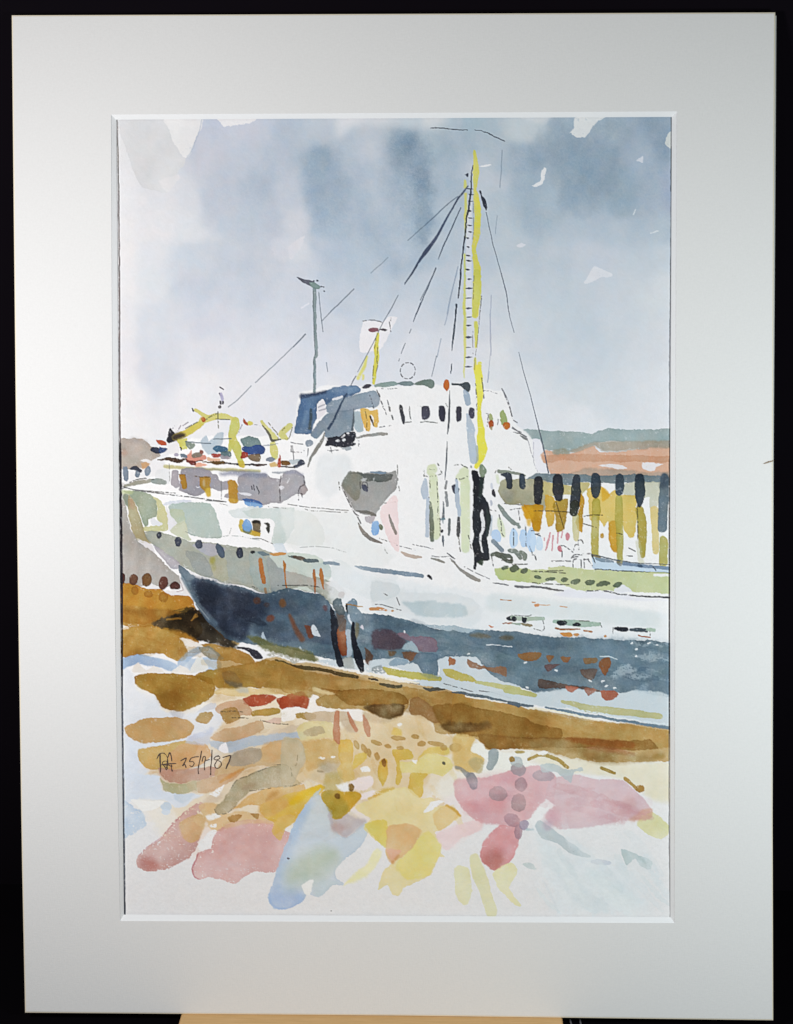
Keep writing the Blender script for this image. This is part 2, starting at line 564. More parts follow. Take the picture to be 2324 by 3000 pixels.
P('dbdcde', '80,86 450,80 530,270 630,410 560,540 480,690 400,680 270,640 200,520 160,380 110,250', a=.85, e=.06)
P('e9e8e8', '462,70 770,70 735,210 690,320 640,400 600,370 540,290 500,180', e=0, r=4)
P('e8e6e7', '905,70 1215,70 1150,125 1020,132 945,137 920,115', e=0, r=4)
P('e5e3e5', '410,590 580,535 555,610 480,690 440,640', e=0, r=4, a=.8, s=3)
P('e1e1e7', '1480,1140 1620,1045 1605,1110 1550,1190 1500,1240', e=0, r=4, s=2)
P('dcdde4', '1350,1090 1480,1040 1560,1080 1500,1240 1400,1240', e=0, a=.5, s=14, r=10)
S('e8e8f0', '1590,1640 1650,1605', w=6, e=0, a=.8)
S('9aa9bd', '640,400,3 690,320,4 735,210,4 768,80,4', a=.5, e=0, s=2)
T(1400, 320, .3546)
P('d4d6d6', '800,60 1050,60 990,98 950,140 905,228 860,235 820,228 775,195 757,192 790,150', e=0, r=4)
P('c6cbcf', '330,60 610,60 560,112 480,112', e=0, s=8, a=.8)
P('ccd0ce', '1605,185 1575,200 1560,250 1545,285 1605,322', e=0)
P('dfe0e2', '548,475 567,490 555,560 540,600 485,640 450,630 490,605 520,590 525,520', e=0)
P('cdd1da', '1310,420 1370,390 1360,440', e=0)
P('d3d6df', '325,1130 365,1105 400,1120 360,1145', e=0)
P('d9dbe1', '965,1295 1105,1355 1095,1390 1030,1385 960,1420 900,1445 880,1425 920,1360', e=0, r=3)
P('ced3da', '1380,1470 1440,1430 1550,1510 1450,1570', e=0, a=.7, s=5)
S('cfd6dc', '1303,830 1285,870', w=5, e=0)
S('cfd6dc', '1430,1025 1490,1005', w=5, e=0)
L('6d7c8c', '200,340 195,500 182,645', w=1.2, a=.6)
L('6d7c8c', '160,880 145,1030', w=1, a=.5)
L('39414f', '70,850 120,1090 180,1310 230,1500 262,1692', w=1)
S('272c3a', '18,680,8 28,720,6 45,745,16 62,800,16 68,830,5', e=0)
# ---- far hills at the right
T(1400, 800, .3546)
P('93a5a5', '385,1285 600,1300 700,1310 820,1310 930,1330 1000,1300 1100,1285 1300,1295 1610,1288 1610,1410 1300,1400 1100,1390 960,1405 850,1440 760,1475 600,1465 545,1450 510,1375 430,1370 380,1330', e=.2, v=.2)
P('d6a88c', '500,1530 570,1462 700,1500 800,1480 950,1430 1010,1480 1200,1475 1610,1430 1610,1695 700,1695 590,1640 570,1580 510,1560', e=.15, v=.15)
P('a39a8a', '760,1470 850,1430 960,1400 1200,1390 1610,1385 1610,1440 1400,1450 1200,1470 1050,1475 960,1432 860,1465 800,1482', e=.1, v=.25, s=4)
P('98998a', '620,1470 700,1448 760,1475 740,1510 650,1515', s=4, e=.1)
P('c79677', '500,1540 560,1505 800,1498 1200,1505 1610,1515 1610,1562 1200,1560 900,1560 700,1548 560,1570', e=.15, a=.8)
P('a99b8d', '800,1640 950,1610 1100,1625 1250,1630 1400,1650 1610,1640 1610,1692 800,1692', a=.7, s=5)
P('e6e3e6', '1000,1590 1150,1580 1240,1605 1180,1625 1100,1612', e=0)
P('e6e5ea', '1365,1570 1530,1575 1480,1600 1450,1635 1365,1620', e=0)
# ---- paper left white for the ship and the quay
T(0, 0, 1)
P('f2f1f1', '330,1450 470,1388 500,1320 560,1285 640,1275 860,1280 875,1150 960,1128 1050,1132 1330,1128 1440,1142 1470,1145 1490,1180 1505,1235 1540,1262 1562,1290 1580,1320 1592,1360 1600,1402 1700,1406 2000,1412 2000,2200 1990,2710 330,2710', e=0, g=.02, v=.03, sub=1, s=3)
T(1400, 800, .3546)
P('e4e3ea', '450,1375 510,1375 545,1450 510,1530 570,1590 590,1640 520,1650 490,1620 460,1480', e=.1)
S('59606e', '340,655,2 380,820,3 440,1030,3 500,1270,4 540,1430,6 585,1650,5', e=0, r=.6)
L('59606e', '195,0 235,160 262,340 300,490', w=1)
L('9aa0af', '100,340 110,600 80,905', w=1, a=.6)
L('50505a', '35,870 45,970 50,1035', w=1.3, br=.3)
L('6a6a72', '50,970 110,978 160,995', w=1, br=.2)
L('55555f', '205,955 235,1040 265,1120 290,1200', w=1.6, br=.45)
L('66666c', '285,1280 330,1305 410,1370', w=1.6)
L('8a8a92', '350,1345 410,1375 440,1480 465,1545', w=1.1, br=.4)
L('9a9aa8', '462,1400 462,1560 500,1650', w=.8, br=.2)
# ---- mast, rigging and aerials
T(860, 320, .3546)
S('2a2f3e', '1130,158,3 1200,156,4 1300,163,4 1440,172,3', e=0)
S('2a2f3e', '1503,170,3 1550,178,3 1620,205,4 1692,240,4 1740,262,4', e=0)
S('d9dbe2', '1458,720,14 1455,800,20 1450,1200,24 1445,1692,26', e=0, a=.75, s=3)
P('dfe0e6', '1540,470 1640,455 1600,480', e=0)
S('c9c86a', '1415,590,8 1420,640,14', e=0, s=2)
S('c9c86a', '1422,700,12 1422,820,11 1420,950,9 1416,1060,6', e=0, s=2)
S('c9cc6a', '1418,1200,8 1415,1400,8 1412,1560,10 1412,1692,11', e=0, s=2, a=.85)
S('d0cb58', '1497,345,10 1505,430,21 1510,520,26 1505,600,20 1500,660,12 1508,720,22 1522,850,28 1522,960,28 1510,1060,25 1492,1150,18 1500,1220,20 1520,1330,30 1518,1480,35 1508,1600,30 1500,1700,28', e=.1, v=.2)
S('d4cf4a', '1518,740,14 1525,850,18 1522,960,18', e=0, a=.7, s=3)
T(1280, 800, .1923)
S('cbca62', '615,0,60 615,200,64 600,350,60 580,550,45 570,640,28', e=.1)
S('cfcd5e', '595,760,28 602,900,30 600,1130,20', e=.05, s=2)
S('d6d24e', '585,1300,14 588,1450,26 610,1560,20', e=0, s=3)
S('d9d64c', '655,1370,28 650,1500,34 640,1620,50', e=0, s=2)
S('cfce70', '415,400,18 430,700,22 430,1000,22 425,1300,15 420,1600,7', e=0, s=2, a=.9)
T(1140, 1080, .24823)
S('e3dc48', '1045,0,48 1060,100,45 1070,220,45 1075,330,36 1062,450,22 1070,560,28 1085,700,40 1090,850,50 1102,970,54 1080,1060,42 1030,1160,25', e=.12, r=2)
T(860, 320, .3546)
S('282c3c', '1480,465,4 1470,560,5 1468,650,6 1460,720,8 1445,830,8 1430,900,7 1415,1050,7 1400,1200,6 1380,1350,5 1362,1560,5', e=0)
for y, x0, x1, w in ((658, 1428, 1482, 5), (706, 1450, 1490, 5), (762, 1445, 1480, 5), (842, 1440, 1470, 9), (900, 1445, 1478, 5), (960, 1440, 1475, 6), (1015, 1448, 1476, 7), (1065, 1430, 1452, 7), (1140, 1436, 1456, 7), (1210, 1430, 1462, 7), (1252, 1432, 1472, 8), (1325, 1424, 1458, 7)):
    S('2b2e40', '%d,%d,%d %d,%d,%d %d,%d,2' % (x0, y - 3, w * .6, (x0 + x1) / 2, y, w, x1, y + 1), e=0, r=.8)
P('23283a', '1413,540 1447,526 1440,562', e=0)
S('3b4660', '1442,635,5 1400,690,8 1360,740,7 1250,930,8 1180,1060,12 1100,1170,17 1050,1240,11 980,1350,6 920,1440,3', e=0, r=.8)
S('5d6d80', '1362,720,4 1280,780,4 1130,920,4 1040,1000,3 945,1085,3', e=0, r=.8)
S('344055', '1382,815,4 1300,1000,5 1240,1130,5 1198,1240,2', e=0, r=.8)
S('344055', '1178,1312,5 1120,1450,4 1060,1590,4 1015,1692,5', e=0, r=.8)
L('8d9db0', '1360,1300 1310,1500 1270,1692', w=1.6, a=.8)
L('7a8794', '780,1225 640,1355|500,1487 290,1692|865,1540 785,1692', w=1.2)
S('23283a', '1345,1612,6 1340,1692,7', e=0)
L('6a6a5a', '1485,760 1490,1000 1480,1080|1552,1530 1540,1692', w=.9, br=.3)
T(1280, 800, .1923)
for y, x0, x1, w in ((92, 470, 528, 14), (232, 440, 552, 16), (382, 440, 530, 9), (538, 445, 532, 15), (672, 458, 530, 10), (800, 452, 524, 14), (977, 437, 536, 20), (1132, 445, 515, 9), (1282, 437, 536, 15), (1427, 432, 534, 13)):
    S('3b3c50', '%d,%d,5 %d,%d,%d %d,%d,4' % (x0, y + 2, (x0 + x1) / 2 - 8, y, w, x1, y - 3), e=0, r=.6)
S('2c3346', '370,0,8 350,200,10 325,385,4', e=0, r=.8)
S('2c3a48', '292,475,9 292,550,11 285,690,11 265,850,14 250,1000,14 240,1080,10 232,1180,4', e=0, r=.8)
S('3c4452', '228,1385,7 222,1460,8 215,1530,3', e=0)
L('9aa6b6', '305,0 250,200 180,560 120,795|65,1000 5,1280', w=1.4, a=.8)
L('a3aabb', '830,340 815,650 815,900 825,1250|795,1500 775,1665', w=1.6, a=.7)
L('5a5a50', '565,40 555,400|690,320 665,520 640,800 620,1050 580,1330 575,1480|550,890 545,1000 555,1230', w=.9, br=.35)
L('4a4a44', '590,1690 600,1790 605,1900 610,2080', w=1.8, br=.5)
L('44444a', '685,1600 700,1700 710,1780 720,1900', w=1.5, br=.25)
# ---- small masts on the bridge roof
T(860, 780, .24823)
P('f0ecef', '820,660 870,640 1050,660 1130,600 1225,605 1150,750 1030,980 930,1005 775,1005', e=0, a=.85)
S('869699', '245,270,20 250,400,22 250,520,18 255,700,16 265,900,17 272,1050,19 250,1090,13 255,1250,17 250,1480,16', e=.3)
L('4d5a60', '232,290 235,500 240,700 248,900 262,1040 240,1100 242,1300 236,1480', w=1, br=.2)
P('5d5e6c', '40,125 120,150 200,165 250,190 190,195 215,240 110,190', e=.2, r=1)
P('80958f', '190,195 250,195 320,240 295,270 215,250', e=.3, r=1)
for x, y in ((240, 175), (280, 175), (340, 238), (362, 243), (372, 292)):
    O('3a3c46', x, y, 12, 8, e=0)
L('59636f', '300,310 315,480 330,640 350,775|340,640 540,440 715,270|1685,30 1500,400', w=1.2)
L('4a5566', '0,950 140,803', w=1.6)
S('3f4c5e', '1500,430,4 1460,540,7 1415,655,4', e=0, r=.6)
S('3f4c5e', '1390,742,3 1368,790,4', e=0, r=.6)
S('4f5c6a', '1322,908,3 1300,960,5 1270,1030,3', e=0, r=.6)
L('59636f', '1250,1090 1240,1120|390,1140 405,1245|1690,1060 1630,1300', w=1)
S('3f4c5e', '1455,0,6 1400,90,6 1312,218,3', e=0, r=.6)
P('7a4754', '882,745 920,725 1000,728 1005,765 960,775 930,780 895,765', e=.3, r=1)
P('3a2f38', '1010,748 1060,732 1110,748 1080,765 1040,757', e=.2, r=.8)
L('4a4548', '820,648 862,640|880,635 960,638 1050,662|1145,605 1148,640|1130,650 1140,700 1150,770', w=1.3, br=.2)
S('d6ce48', '1000,800,16 980,950,26 985,1080,28 965,1200,27 950,1380,16', e=.1, s=1.5)
S('dcd672', '868,1070,12 830,1180,22 760,1320,18', e=0, s=3)
S('dcd672', '825,1285,14 820,1330,14', e=0, s=3)
L('55503a', '975,850 960,970|995,960 985,1100 995,1180 975,1260|945,1180 935,1370', w=1.2, br=.35)
S('444e5c', '1238,340,2 1180,450,3 1050,680,4 960,870,4 860,1060,4 757,1245,3', e=0, r=.5)
S('4f5360', '738,1295,5 705,1350,6 678,1408,4', e=0, r=.5)
for t in range(9):
    a0 = t * .698 + .2
    L('4a4a50', ' '.join('%.0f,%.0f' % (1350 + 88 * math.cos(a0 + q), 1232 + 96 * math.sin(a0 + q)) for q in (0, .14, .28, .42)), w=1.7 if t % 2 else 1.2, a=.85)
P('33303a', '808,1435 850,1395 900,1388 922,1405 890,1435 840,1445', e=.2, r=1)
S('879c97', '975,1412,18 1060,1400,28 1180,1385,27 1230,1385,8', e=.25)
S('68797a', '1230,1385,5 1300,1380,24 1370,1385,28 1412,1387,8', e=.25)
S('63756d', '1432,1390,10 1540,1375,32 1610,1380,48 1622,1395,44', e=.25, r=1.4)
L('66666a', '1040,1445 1100,1450 1220,1440|1010,1500 1030,1570 1060,1670', w=1.2, br=.4)
# ---- blue canopy and wheelhouse side
T(740, 1100, .24823)
P('567498', '575,235 640,220 860,190 960,140 1100,115 1240,130 1280,175 1250,210 1100,260 960,290 870,350 830,280 760,340 760,500 700,640 690,690 500,680 490,640 530,470 565,300', e=.5, v=.35, g=.1)
S('3b4760', '580,240,28 640,235,22 860,196,13', s=5, a=.85)
S('4a678e', '600,350,40 570,560,40 520,650,20', s=10, a=.6, e=0)
S('8aa4bc', '640,440,24 610,560,20', s=8, a=.5, e=0)
S('7f9ab8', '960,180,20 1140,160,20', s=8, a=.4, e=0)
S('485c78', '870,300,22 930,290,14 1060,250,10 1180,220,8', s=4, a=.5)
P('8595a4', '870,345 960,290 1250,222 1430,175 1490,230 1500,310 1470,370 1350,382 1180,412 950,442 880,430', e=.3, v=.2)
P('7d8e9d', '690,690 720,620 880,450 960,440 1190,410 1190,640 1130,680 1000,740 870,740 850,650 760,750 700,720', e=.35, v=.3)
S('7a8ea6', '740,640,26 740,710,24', s=5, a=.5, e=0)
P('abbcc3', '1200,430 1290,450 1300,650 1210,660', e=.2)
S('46545c', '690,400,14 690,500,18 678,620,18', s=3)
S('34465f', '1110,215,7 1060,310,9 1020,400,12 960,520,12 900,630,18', s=1.5, e=0)
S('4a545a', '1195,400,6 1190,520,8 1180,650,14', s=2, a=.7)
P('eae6ea', '765,350 830,300 850,345 870,430 800,500 765,510', e=0)
L('8a8a92', '775,375 850,345|790,415 860,395', w=2, a=.6)
P('e8e8ec', '945,275 1055,240 1065,265 950,300', e=0)
P('dcb050', '1275,400 1350,390 1400,415 1480,410 1475,590 1430,600 1425,510 1400,470 1385,640 1340,650 1300,560', e=.25)
S('3a2c28', '1390,490,12 1410,540,9 1430,595,5', e=0)
L('6a5a30', '1330,400 1350,540 1345,640', w=1.4, br=.2)
P('20222c', '860,740 1020,720 1090,680 1200,670 1222,720 1190,785 1220,800 1190,835 1050,850 920,830 850,832 880,780', e=.1, r=3)
P('e8e8ea', '900,760 860,720 850,760 870,770', e=0)
O('dfe3e6', 1010, 770, 28, 13, -10, e=0)
O('dfe3e6', 1075, 765, 18, 15, e=0)
O('e8e8ea', 1130, 685, 18, 12, e=0)
S('e8e8ea', '1055,735,8 1085,705,10', e=0)
P('9aa4ab', '1050,860 1150,835 1175,870 1120,890', e=.2)
S('8e8d88', '1225,735,8 1380,702,18 1480,690,22 1580,690,20', e=.3)
L('5a5a60', '890,885 920,890 1010,880|920,850 935,920|1245,760 1270,850|1255,770 1250,840|1500,610 1560,600 1630,590|1490,220 1520,310 1560,400 1580,460', w=1.4, br=.35)
L('4a4a50', '1465,170 1500,250 1550,390|1385,235 1430,385|1590,290 1620,420|1650,470 1660,520', w=1.5, br=.4)
S('8a8882', '850,680,8 830,750,16 790,820,20 750,880,22 700,960,16 650,1080,8', e=.3)
O('8f9aa6', 672, 800, 48, 38, -15, e=.35)
L('5c5c62', '455,790 500,800 620,815|470,830 480,920 490,1040|465,900 600,910 610,880|455,830 455,900|660,850 650,960', w=1.4, br=.3)
P('e7eaec', '780,1000 860,920 1150,960 1180,1200 1060,1300 900,1450 760,1340 740,1150', a=.8, s=9, e=0)
S('d2cf7c', '110,545,20 150,600,24 210,660,28 270,740,28', e=.15)
S('d2cf7c', '440,590,34 340,700,38 400,745,24 345,690,30', e=.15)
S('d4d07a', '240,800,30 250,870,46 260,960,36', e=.15)
S('5a594c', '120,590,8 160,640,10 200,690,15 230,765,16 330,755,8', e=.1)
L('55533a', '190,555 240,620 290,680 300,740|470,610 430,745 380,750|350,650 380,620', w=1.3, br=.3)
# ---- after deck: boats, gear, people
T(340, 1170, .24823)
P('b3a598', '40,465 150,458 260,450 310,460 345,482 400,530 430,570 480,620 530,660 450,705 400,740 390,790 300,805 40,805', e=.25, v=.25)
S('a59f9b', '200,480,30 330,510,30', s=10, a=.6, e=0)
O('c99a86', 90, 630, 40, 40, a=.5, s=8, e=0)
P('cf9f70', '300,742 400,735 385,800 330,820 310,790', e=.15, s=3)
P('f0eeee', '290,712 390,705 440,735 400,745 330,730', e=0)
P('c4522c', '470,475 570,490 592,545 500,530', e=.25)
S('2c3144', '430,590,28 480,605,36 520,610,30', e=.2)
P('37507f', '510,560 610,590 600,620 530,640 500,600', e=.25, r=3)
P('f2f0f1', '620,530 720,490 740,640 560,640 600,600', e=0)
P('23232c', '640,345 690,395 720,430 700,490 620,520 595,480 610,420', e=.2)
S('d6c650', '700,450,40 800,410,45 900,350,42 1000,285,34', e=.2, v=.3)
S('3a3332', '690,450,36 740,435,36 790,425,24', s=7, a=.95, e=0)
S('d8d074', '1020,250,40 1080,230,42 1180,205,40 1300,205,32 1390,240,22', e=.2, v=.2)
S('d8d074', '935,130,20 1000,165,22 1070,205,26', e=.2)
S('4a4a50', '900,112,6 912,145,10', e=0)
S('cecb6a', '1410,255,46 1400,330,60 1370,420,44 1385,500,50 1425,570,50 1455,660,36 1480,770,28', e=.2, v=.2)
S('cecb6a', '1370,520,40 1345,600,20', e=.1)
P('d6d268', '720,480 830,470 820,520 840,590 770,600 740,530', e=.2)
P('2a3040', '750,570 775,580 770,610 752,600', e=0)
P('7f8a7a', '815,500 930,520 925,560 880,585 830,560', e=.3)
P('b7c7d3', '1000,480 1070,420 1100,500 1200,400 1270,390 1250,540 1240,620 1100,650 1010,560', e=.15, s=2, a=.85)
L('55606a', '820,500 900,505 1000,515 1120,520|1150,470 1360,462', w=1.6, a=.7)
L('5a5a48', '1205,150 1205,240 1210,340|1060,240 1110,205 1190,170|1180,235 1340,240|820,340 960,270', w=1.7, br=.15)
P('3a6484', '1150,580 1200,550 1310,560 1330,600 1290,625 1180,620', e=.3)
P('5a7378', '1250,615 1350,610 1370,660 1310,690 1240,670', e=.25)
P('a39aa0', '1230,660 1360,680 1330,710 1240,700', e=.1)
P('72898a', '1475,480 1530,450 1600,435 1692,470 1700,550 1510,560', e=.35)
P('2f4a86', '1500,560 1700,545 1760,600 1720,650 1560,640 1490,600', e=.3)
P('a63c2c', '1485,620 1560,625 1555,680 1480,690', e=.25)
P('e0917c', '860,640 890,590 910,640 1060,660 1070,700 1000,730 880,720 820,690', e=.2)
O('877a6c', 960, 655, 62, 34, e=.25)
O('8a4a3c', 1010, 625, 28, 26, e=.2)
P('a63f36', '1130,640 1240,650 1210,690 1150,680', e=.2)
P('e8b898', '1080,690 1230,700 1220,730 1100,725', e=.1)
P('68798a', '765,650 840,655 850,690 770,690', e=.2)
O('b4b0c4', 715, 655, 27, 20, e=.1)
P('77644c', '1560,650 1700,640 1700,740 1580,720', e=.25, v=.3)
P('f0b498', '930,745 1080,770 1000,802 930,790', e=.1)
S('4a3324', '500,712,6 600,705,14 700,720,26 750,725,20 830,705,9', e=.2, r=3)
P('74302a', '830,710 930,720 935,770 870,760', e=.2)
S('3a2824', '930,735,5 1030,720,4', e=0)
S('5f431e', '1030,738,6 1120,742,12 1200,748,28 1260,748,22 1300,757,10', e=.2, r=3)
S('241f24', '1290,757,9 1400,770,9 1480,770,11 1700,778,10', e=0, r=3)
P('d2c050', '1440,740 1500,720 1530,790 1480,800', e=.1)
O('b54c28', 1027, 240, 26, 34, -20, e=.3)
O('e2a050', 1015, 225, 20, 26, -20, a=.5, s=3, e=0)
P('ac4628', '1505,225 1550,268 1557,312 1520,292', e=.2)
O('d6c958', 1585, 280, 36, 28, 20, e=.2)
L('77707c', '690,310 670,350|765,310 730,370|860,265 790,310|1490,300 1450,390|1640,300 1692,312', w=1.4, br=.3)
T(320, 800, .3546)
L('707a84', '1625,505 1500,630 1385,740 1210,905|1175,930 1080,1030 985,1107', w=1.3)
for x, y, q, w in ((915, 945, 945, 5), (912, 995, 925, 8), (918, 1062, 922, 8), (938, 1060, 940, 8)):
    S('4a4550', '%d,%d %d,%d' % (x, y, q, y + 20), w=w, e=0)
S('b6b2cf', '925,1000 935,1045', w=13, e=0)
O('4a4348', 915, 1107, 15, 12, 30, e=0)
T(740, 1100, .24823)
P('7f8797', '160,975 220,958 265,985 240,1015 170,1010', e=.2)
P('dcb878', '195,1040 250,1025 305,1060 280,1082 215,1080', e=.1)
S('3c2018', '0,1060,7 80,1058,14 165,1050,8', e=0)
P('b5482c', '318,930 335,1000 332,1085 302,1082 300,1000', e=.2)
P('704a20', '335,1020 380,1003 430,1012 450,1045 410,1068 350,1060', e=.25)
P('b9c6cc', '430,1000 550,983 525,1040 470,1050', e=.15)
P('3a4152', '545,1000 575,990 612,1015 618,1050 540,1082 470,1088 480,1070 530,1050', e=.2)
S('2c2424', '340,1078,7 420,1082,8 500,1082,8', e=0)
S('7f8794', '100,830,4 200,825,8 300,800,4', a=.6, e=0)
# ---- after deck house and its doors
T(340, 1170, .24823)
S('c5bd82', '575,790,20 700,800,22 800,806,18 1000,820,16 1400,835,18 1692,842,14', a=.85, s=3, e=.05)
S('8c8878', '850,800,6 1100,825,10 1400,850,12 1692,855,8', a=.6, s=4, e=0)
P('e8eaec', '480,840 630,820 640,990 480,980', a=.7, s=3, e=.1)
P('79889a', '75,790 130,790 145,900 120,960 85,930', e=.3)
P('363a4a', '150,820 220,785 320,830 290,865 230,840', e=.2)
O('79889a', 255, 885, 32, 42, e=.3)
O('79889a', 380, 845, 32, 60, 10, e=.3)
P('a09a94', '40,960 80,980 110,1020 60,1040', e=0, a=.3)
S('a3a090', '100,1020,14 180,1000,18 250,985,22 400,965,24', e=.2)
S('9aa29c', '440,965,26 500,968,34 575,978,30', e=.25)
L('44443e', '150,985 240,950 360,930|420,950 450,945', w=1.6, br=.2)
P('a9a3ab', '690,840 740,850 742,1020 700,1045 660,990 660,880', e=.3)
P('9f9aa2', '790,808 1000,810 1110,830 1130,880 1190,890 1240,960 1330,960 1330,1060 1200,1080 1130,1050 1060,1090 950,1140 880,1135 740,1070 740,1040 760,900', e=.3, v=.2)
T(740, 1100, .24823)
P('9d9aa0', '-171,1182 -50,1150 60,1150 160,1155 220,1200 340,1210 360,1160 430,1120 490,1112 560,1150 600,1190 622,1260 650,1350 600,1400 530,1395 470,1430 350,1495 230,1500 150,1530 100,1522 0,1485 -170,1475 -280,1445 -330,1430 -325,1390 -270,1378 -180,1300', e=.3, v=.2)
S('8289a0', '-370,1165,16 -200,1155,26 0,1165,34 150,1180,26', a=.7, s=6, e=0)
S('8588a0', '400,1150,18 490,1135,20 580,1170,14', a=.6, s=5, e=0)
P('e6e5ea', '-170,1376 -80,1380 -8,1400 -20,1412 -100,1408', e=0)
P('e8e8ee', '400,1270 440,1220 435,1240 410,1275', e=0)
P('e2e1e8', '315,1310 375,1320 350,1352 310,1345', e=0)
P('a59a9c', '560,1320 600,1280 650,1350 590,1410 555,1390', e=.3)
L('4a4448', '600,1190 615,1280 560,1320 545,1370 590,1400|340,1180 320,1300 330,1480|540,1390 545,1470|580,1400 590,1440', w=1.5, br=.3)
S('33333c', '10,1290,5 20,1350,6', e=0)
S('33333c', '45,1300,5 75,1370,6 70,1395,4', e=0)
S('33333c', '-10,1300,4 -5,1340,5', e=0)
S('9aa0a8', '240,1140,6 300,1150,12 400,1145,8', e=.1, a=.8)
P('3f64a2', '-120,1455 0,1462 80,1485 130,1525 60,1520 -60,1505 -100,1490', e=.25)
P('72a2d8', '-100,1495 0,1500 120,1530 100,1570 0,1565 -70,1540', e=.2)
T(340, 1170, .24823)
P('b4832a', '755,890 820,890 830,1050 770,1040', e=.25, v=.2)
P('b88c34', '985,925 1110,920 1115,1060 1100,1100 1060,1090 985,1030', e=.25, v=.2)
O('c9bb98', 1042, 990, 16, 40, s=4, a=.8, e=0)
P('dcb848', '1050,1065 1110,1050 1115,1150 1060,1140', e=.1, s=3)
P('b6872c', '1325,960 1410,965 1438,1070 1440,1220 1370,1225 1330,1160', e=.25, v=.2)
P('d2a640', '1335,1170 1440,1180 1435,1222 1370,1228', s=4, e=0, a=.7)
P('f0eff2', '930,1025 985,1033 970,1045', e=0)
L('5a4a30', '745,885 820,890|985,920 1110,918|930,905 980,915', w=1.5, br=.2)
L('3c3c3c', '85,1030 200,1062 400,1085 700,1105|200,1078 450,1102 700,1132 1000,1170 1300,1210|1060,1190 1300,1212|80,1050 110,1040', w=1.5, br=.12)
L('6a6a6a', '630,760 635,960|1245,960 1245,1180|1230,1230 1320,1255', w=1, br=.3)
# ---- stern and upper hull
P('98a58c', '80,1090 200,1075 300,1090 420,1140 470,1220 485,1300 470,1390 380,1420 390,1470 350,1490 300,1400 250,1280 200,1190 150,1120', e=.25, v=.22)
P('c6cf9c', '60,1075 200,1068 190,1120 80,1130', a=.7, s=4, e=0)
P('78846e', '80,1130 150,1130 165,1270 110,1230', e=.1, s=3, a=.8)
P('ab9f76', '150,1130 200,1190 260,1330 320,1470 350,1560 380,1650 430,1700 300,1700 220,1640 190,1560 160,1420 150,1300', e=.25, v=.3)
O('c49c80', 185, 1230, 24, 70, -10, a=.6, s=6, e=0)
P('cfcd98', '430,1150 520,1190 590,1310 615,1420 610,1540 540,1560 340,1545 345,1500 450,1490 545,1480 480,1400 490,1300 470,1220', e=.18)
P('e6e8ec', '400,1410 460,1410 550,1470 500,1490 430,1478', e=0)
P('b4c4bc', '630,1260 700,1220 900,1215 1100,1220 1160,1310 1210,1420 1250,1600 1220,1640 1100,1630 960,1620 870,1590 820,1500 800,1420 720,1460 660,1400 630,1330', e=.15, v=.12)
P('c0caae', '635,1300 790,1300 810,1450 700,1480 660,1400', a=.85, e=.1)
P('cdd2b8', '640,1550 720,1480 810,1440 860,1600 900,1660 820,1660 700,1600', e=.12)
P('dfe3ec', '555,1240 700,1190 880,1190 870,1215 700,1220 600,1262', e=.08)
P('e9e9ed', '590,1262 632,1340 722,1460 650,1540 622,1555 610,1420', e=0)
P('dae2e2', '1335,1315 1500,1280 1692,1270 1700,1400 1400,1400', e=.08)
L('8a9490', '820,1560 960,1620 1100,1635 1320,1610 1360,1520|1370,1610 1500,1620|1520,1630 1692,1660', w=1, br=.35)
P('cdb44c', '1455,1430 1490,1425 1600,1540 1692,1560 1692,1612 1560,1590 1480,1560 1455,1500', e=.2)
O('7f866a', 1550, 1540, 56, 48, e=.2)
O('7aa9dc', 1548, 1488, 54, 68, e=.25)
T(740, 1380, .24823)
P('6b5c44', '5,590 95,600 95,730 5,700', e=.2)
P('262320', '5,588 90,592 95,630 10,620', e=.1, s=2)
P('cba83e', '0,705 40,715 100,730 90,765 0,748', e=.2)
P('33332f', '135,615 175,600 205,630 192,740 165,700 165,650', e=.15)
P('c3d0cb', '-120,470 100,440 260,440 500,430 505,640 420,800 370,870 230,850 250,700 270,620 200,560 0,560', e=.08, a=.75)
P('ecedec', '20,560 230,570 250,700 200,800 0,790', e=0, a=.0)
P('e3e5df', '500,470 700,500 820,650 830,870 400,860 490,700', e=.08, a=.8)
P('d6e0e8', '240,870 360,860 410,970 300,960', e=.05, a=.8)
P('cdd7cd', '250,995 430,960 600,968 780,1010 920,1140 940,1230 860,1320 700,1250 400,1180 310,1140', e=.1)
P('dbe1e2', '940,1060 1100,1080 1240,1210 1450,1250 1700,1300 1700,1620 1300,1480 1000,1330 930,1250', e=.06)
P('bccac8', '690,1080 880,1090 930,1180 930,1260 840,1250 720,1180', e=.08, a=.7)
P('e4e6e9', '1230,1200 1400,1230 1700,1290 1700,1215 1400,1190', e=0, a=.7)
L('5a5a58', '190,420 280,430 390,440|420,390 600,420 800,440 1130,465|620,450 700,470 850,475 1040,485|1090,488 1115,488|0,795 100,800 240,860|560,900 750,890 950,910 1100,960', w=1.3, br=.2)
L('4a4a44', '1530,880 1590,970|1500,795 1600,830 1700,860|1020,130 1030,220|1560,380 1692,365', w=1.5, br=.4)
P('e6e9e8', '330,420 700,470 1150,490 1300,640 1500,850 1650,1000 1500,1150 1200,1190 900,1060 600,960 420,900 380,700', e=.04, s=8, a=.6, v=.1, r=8)
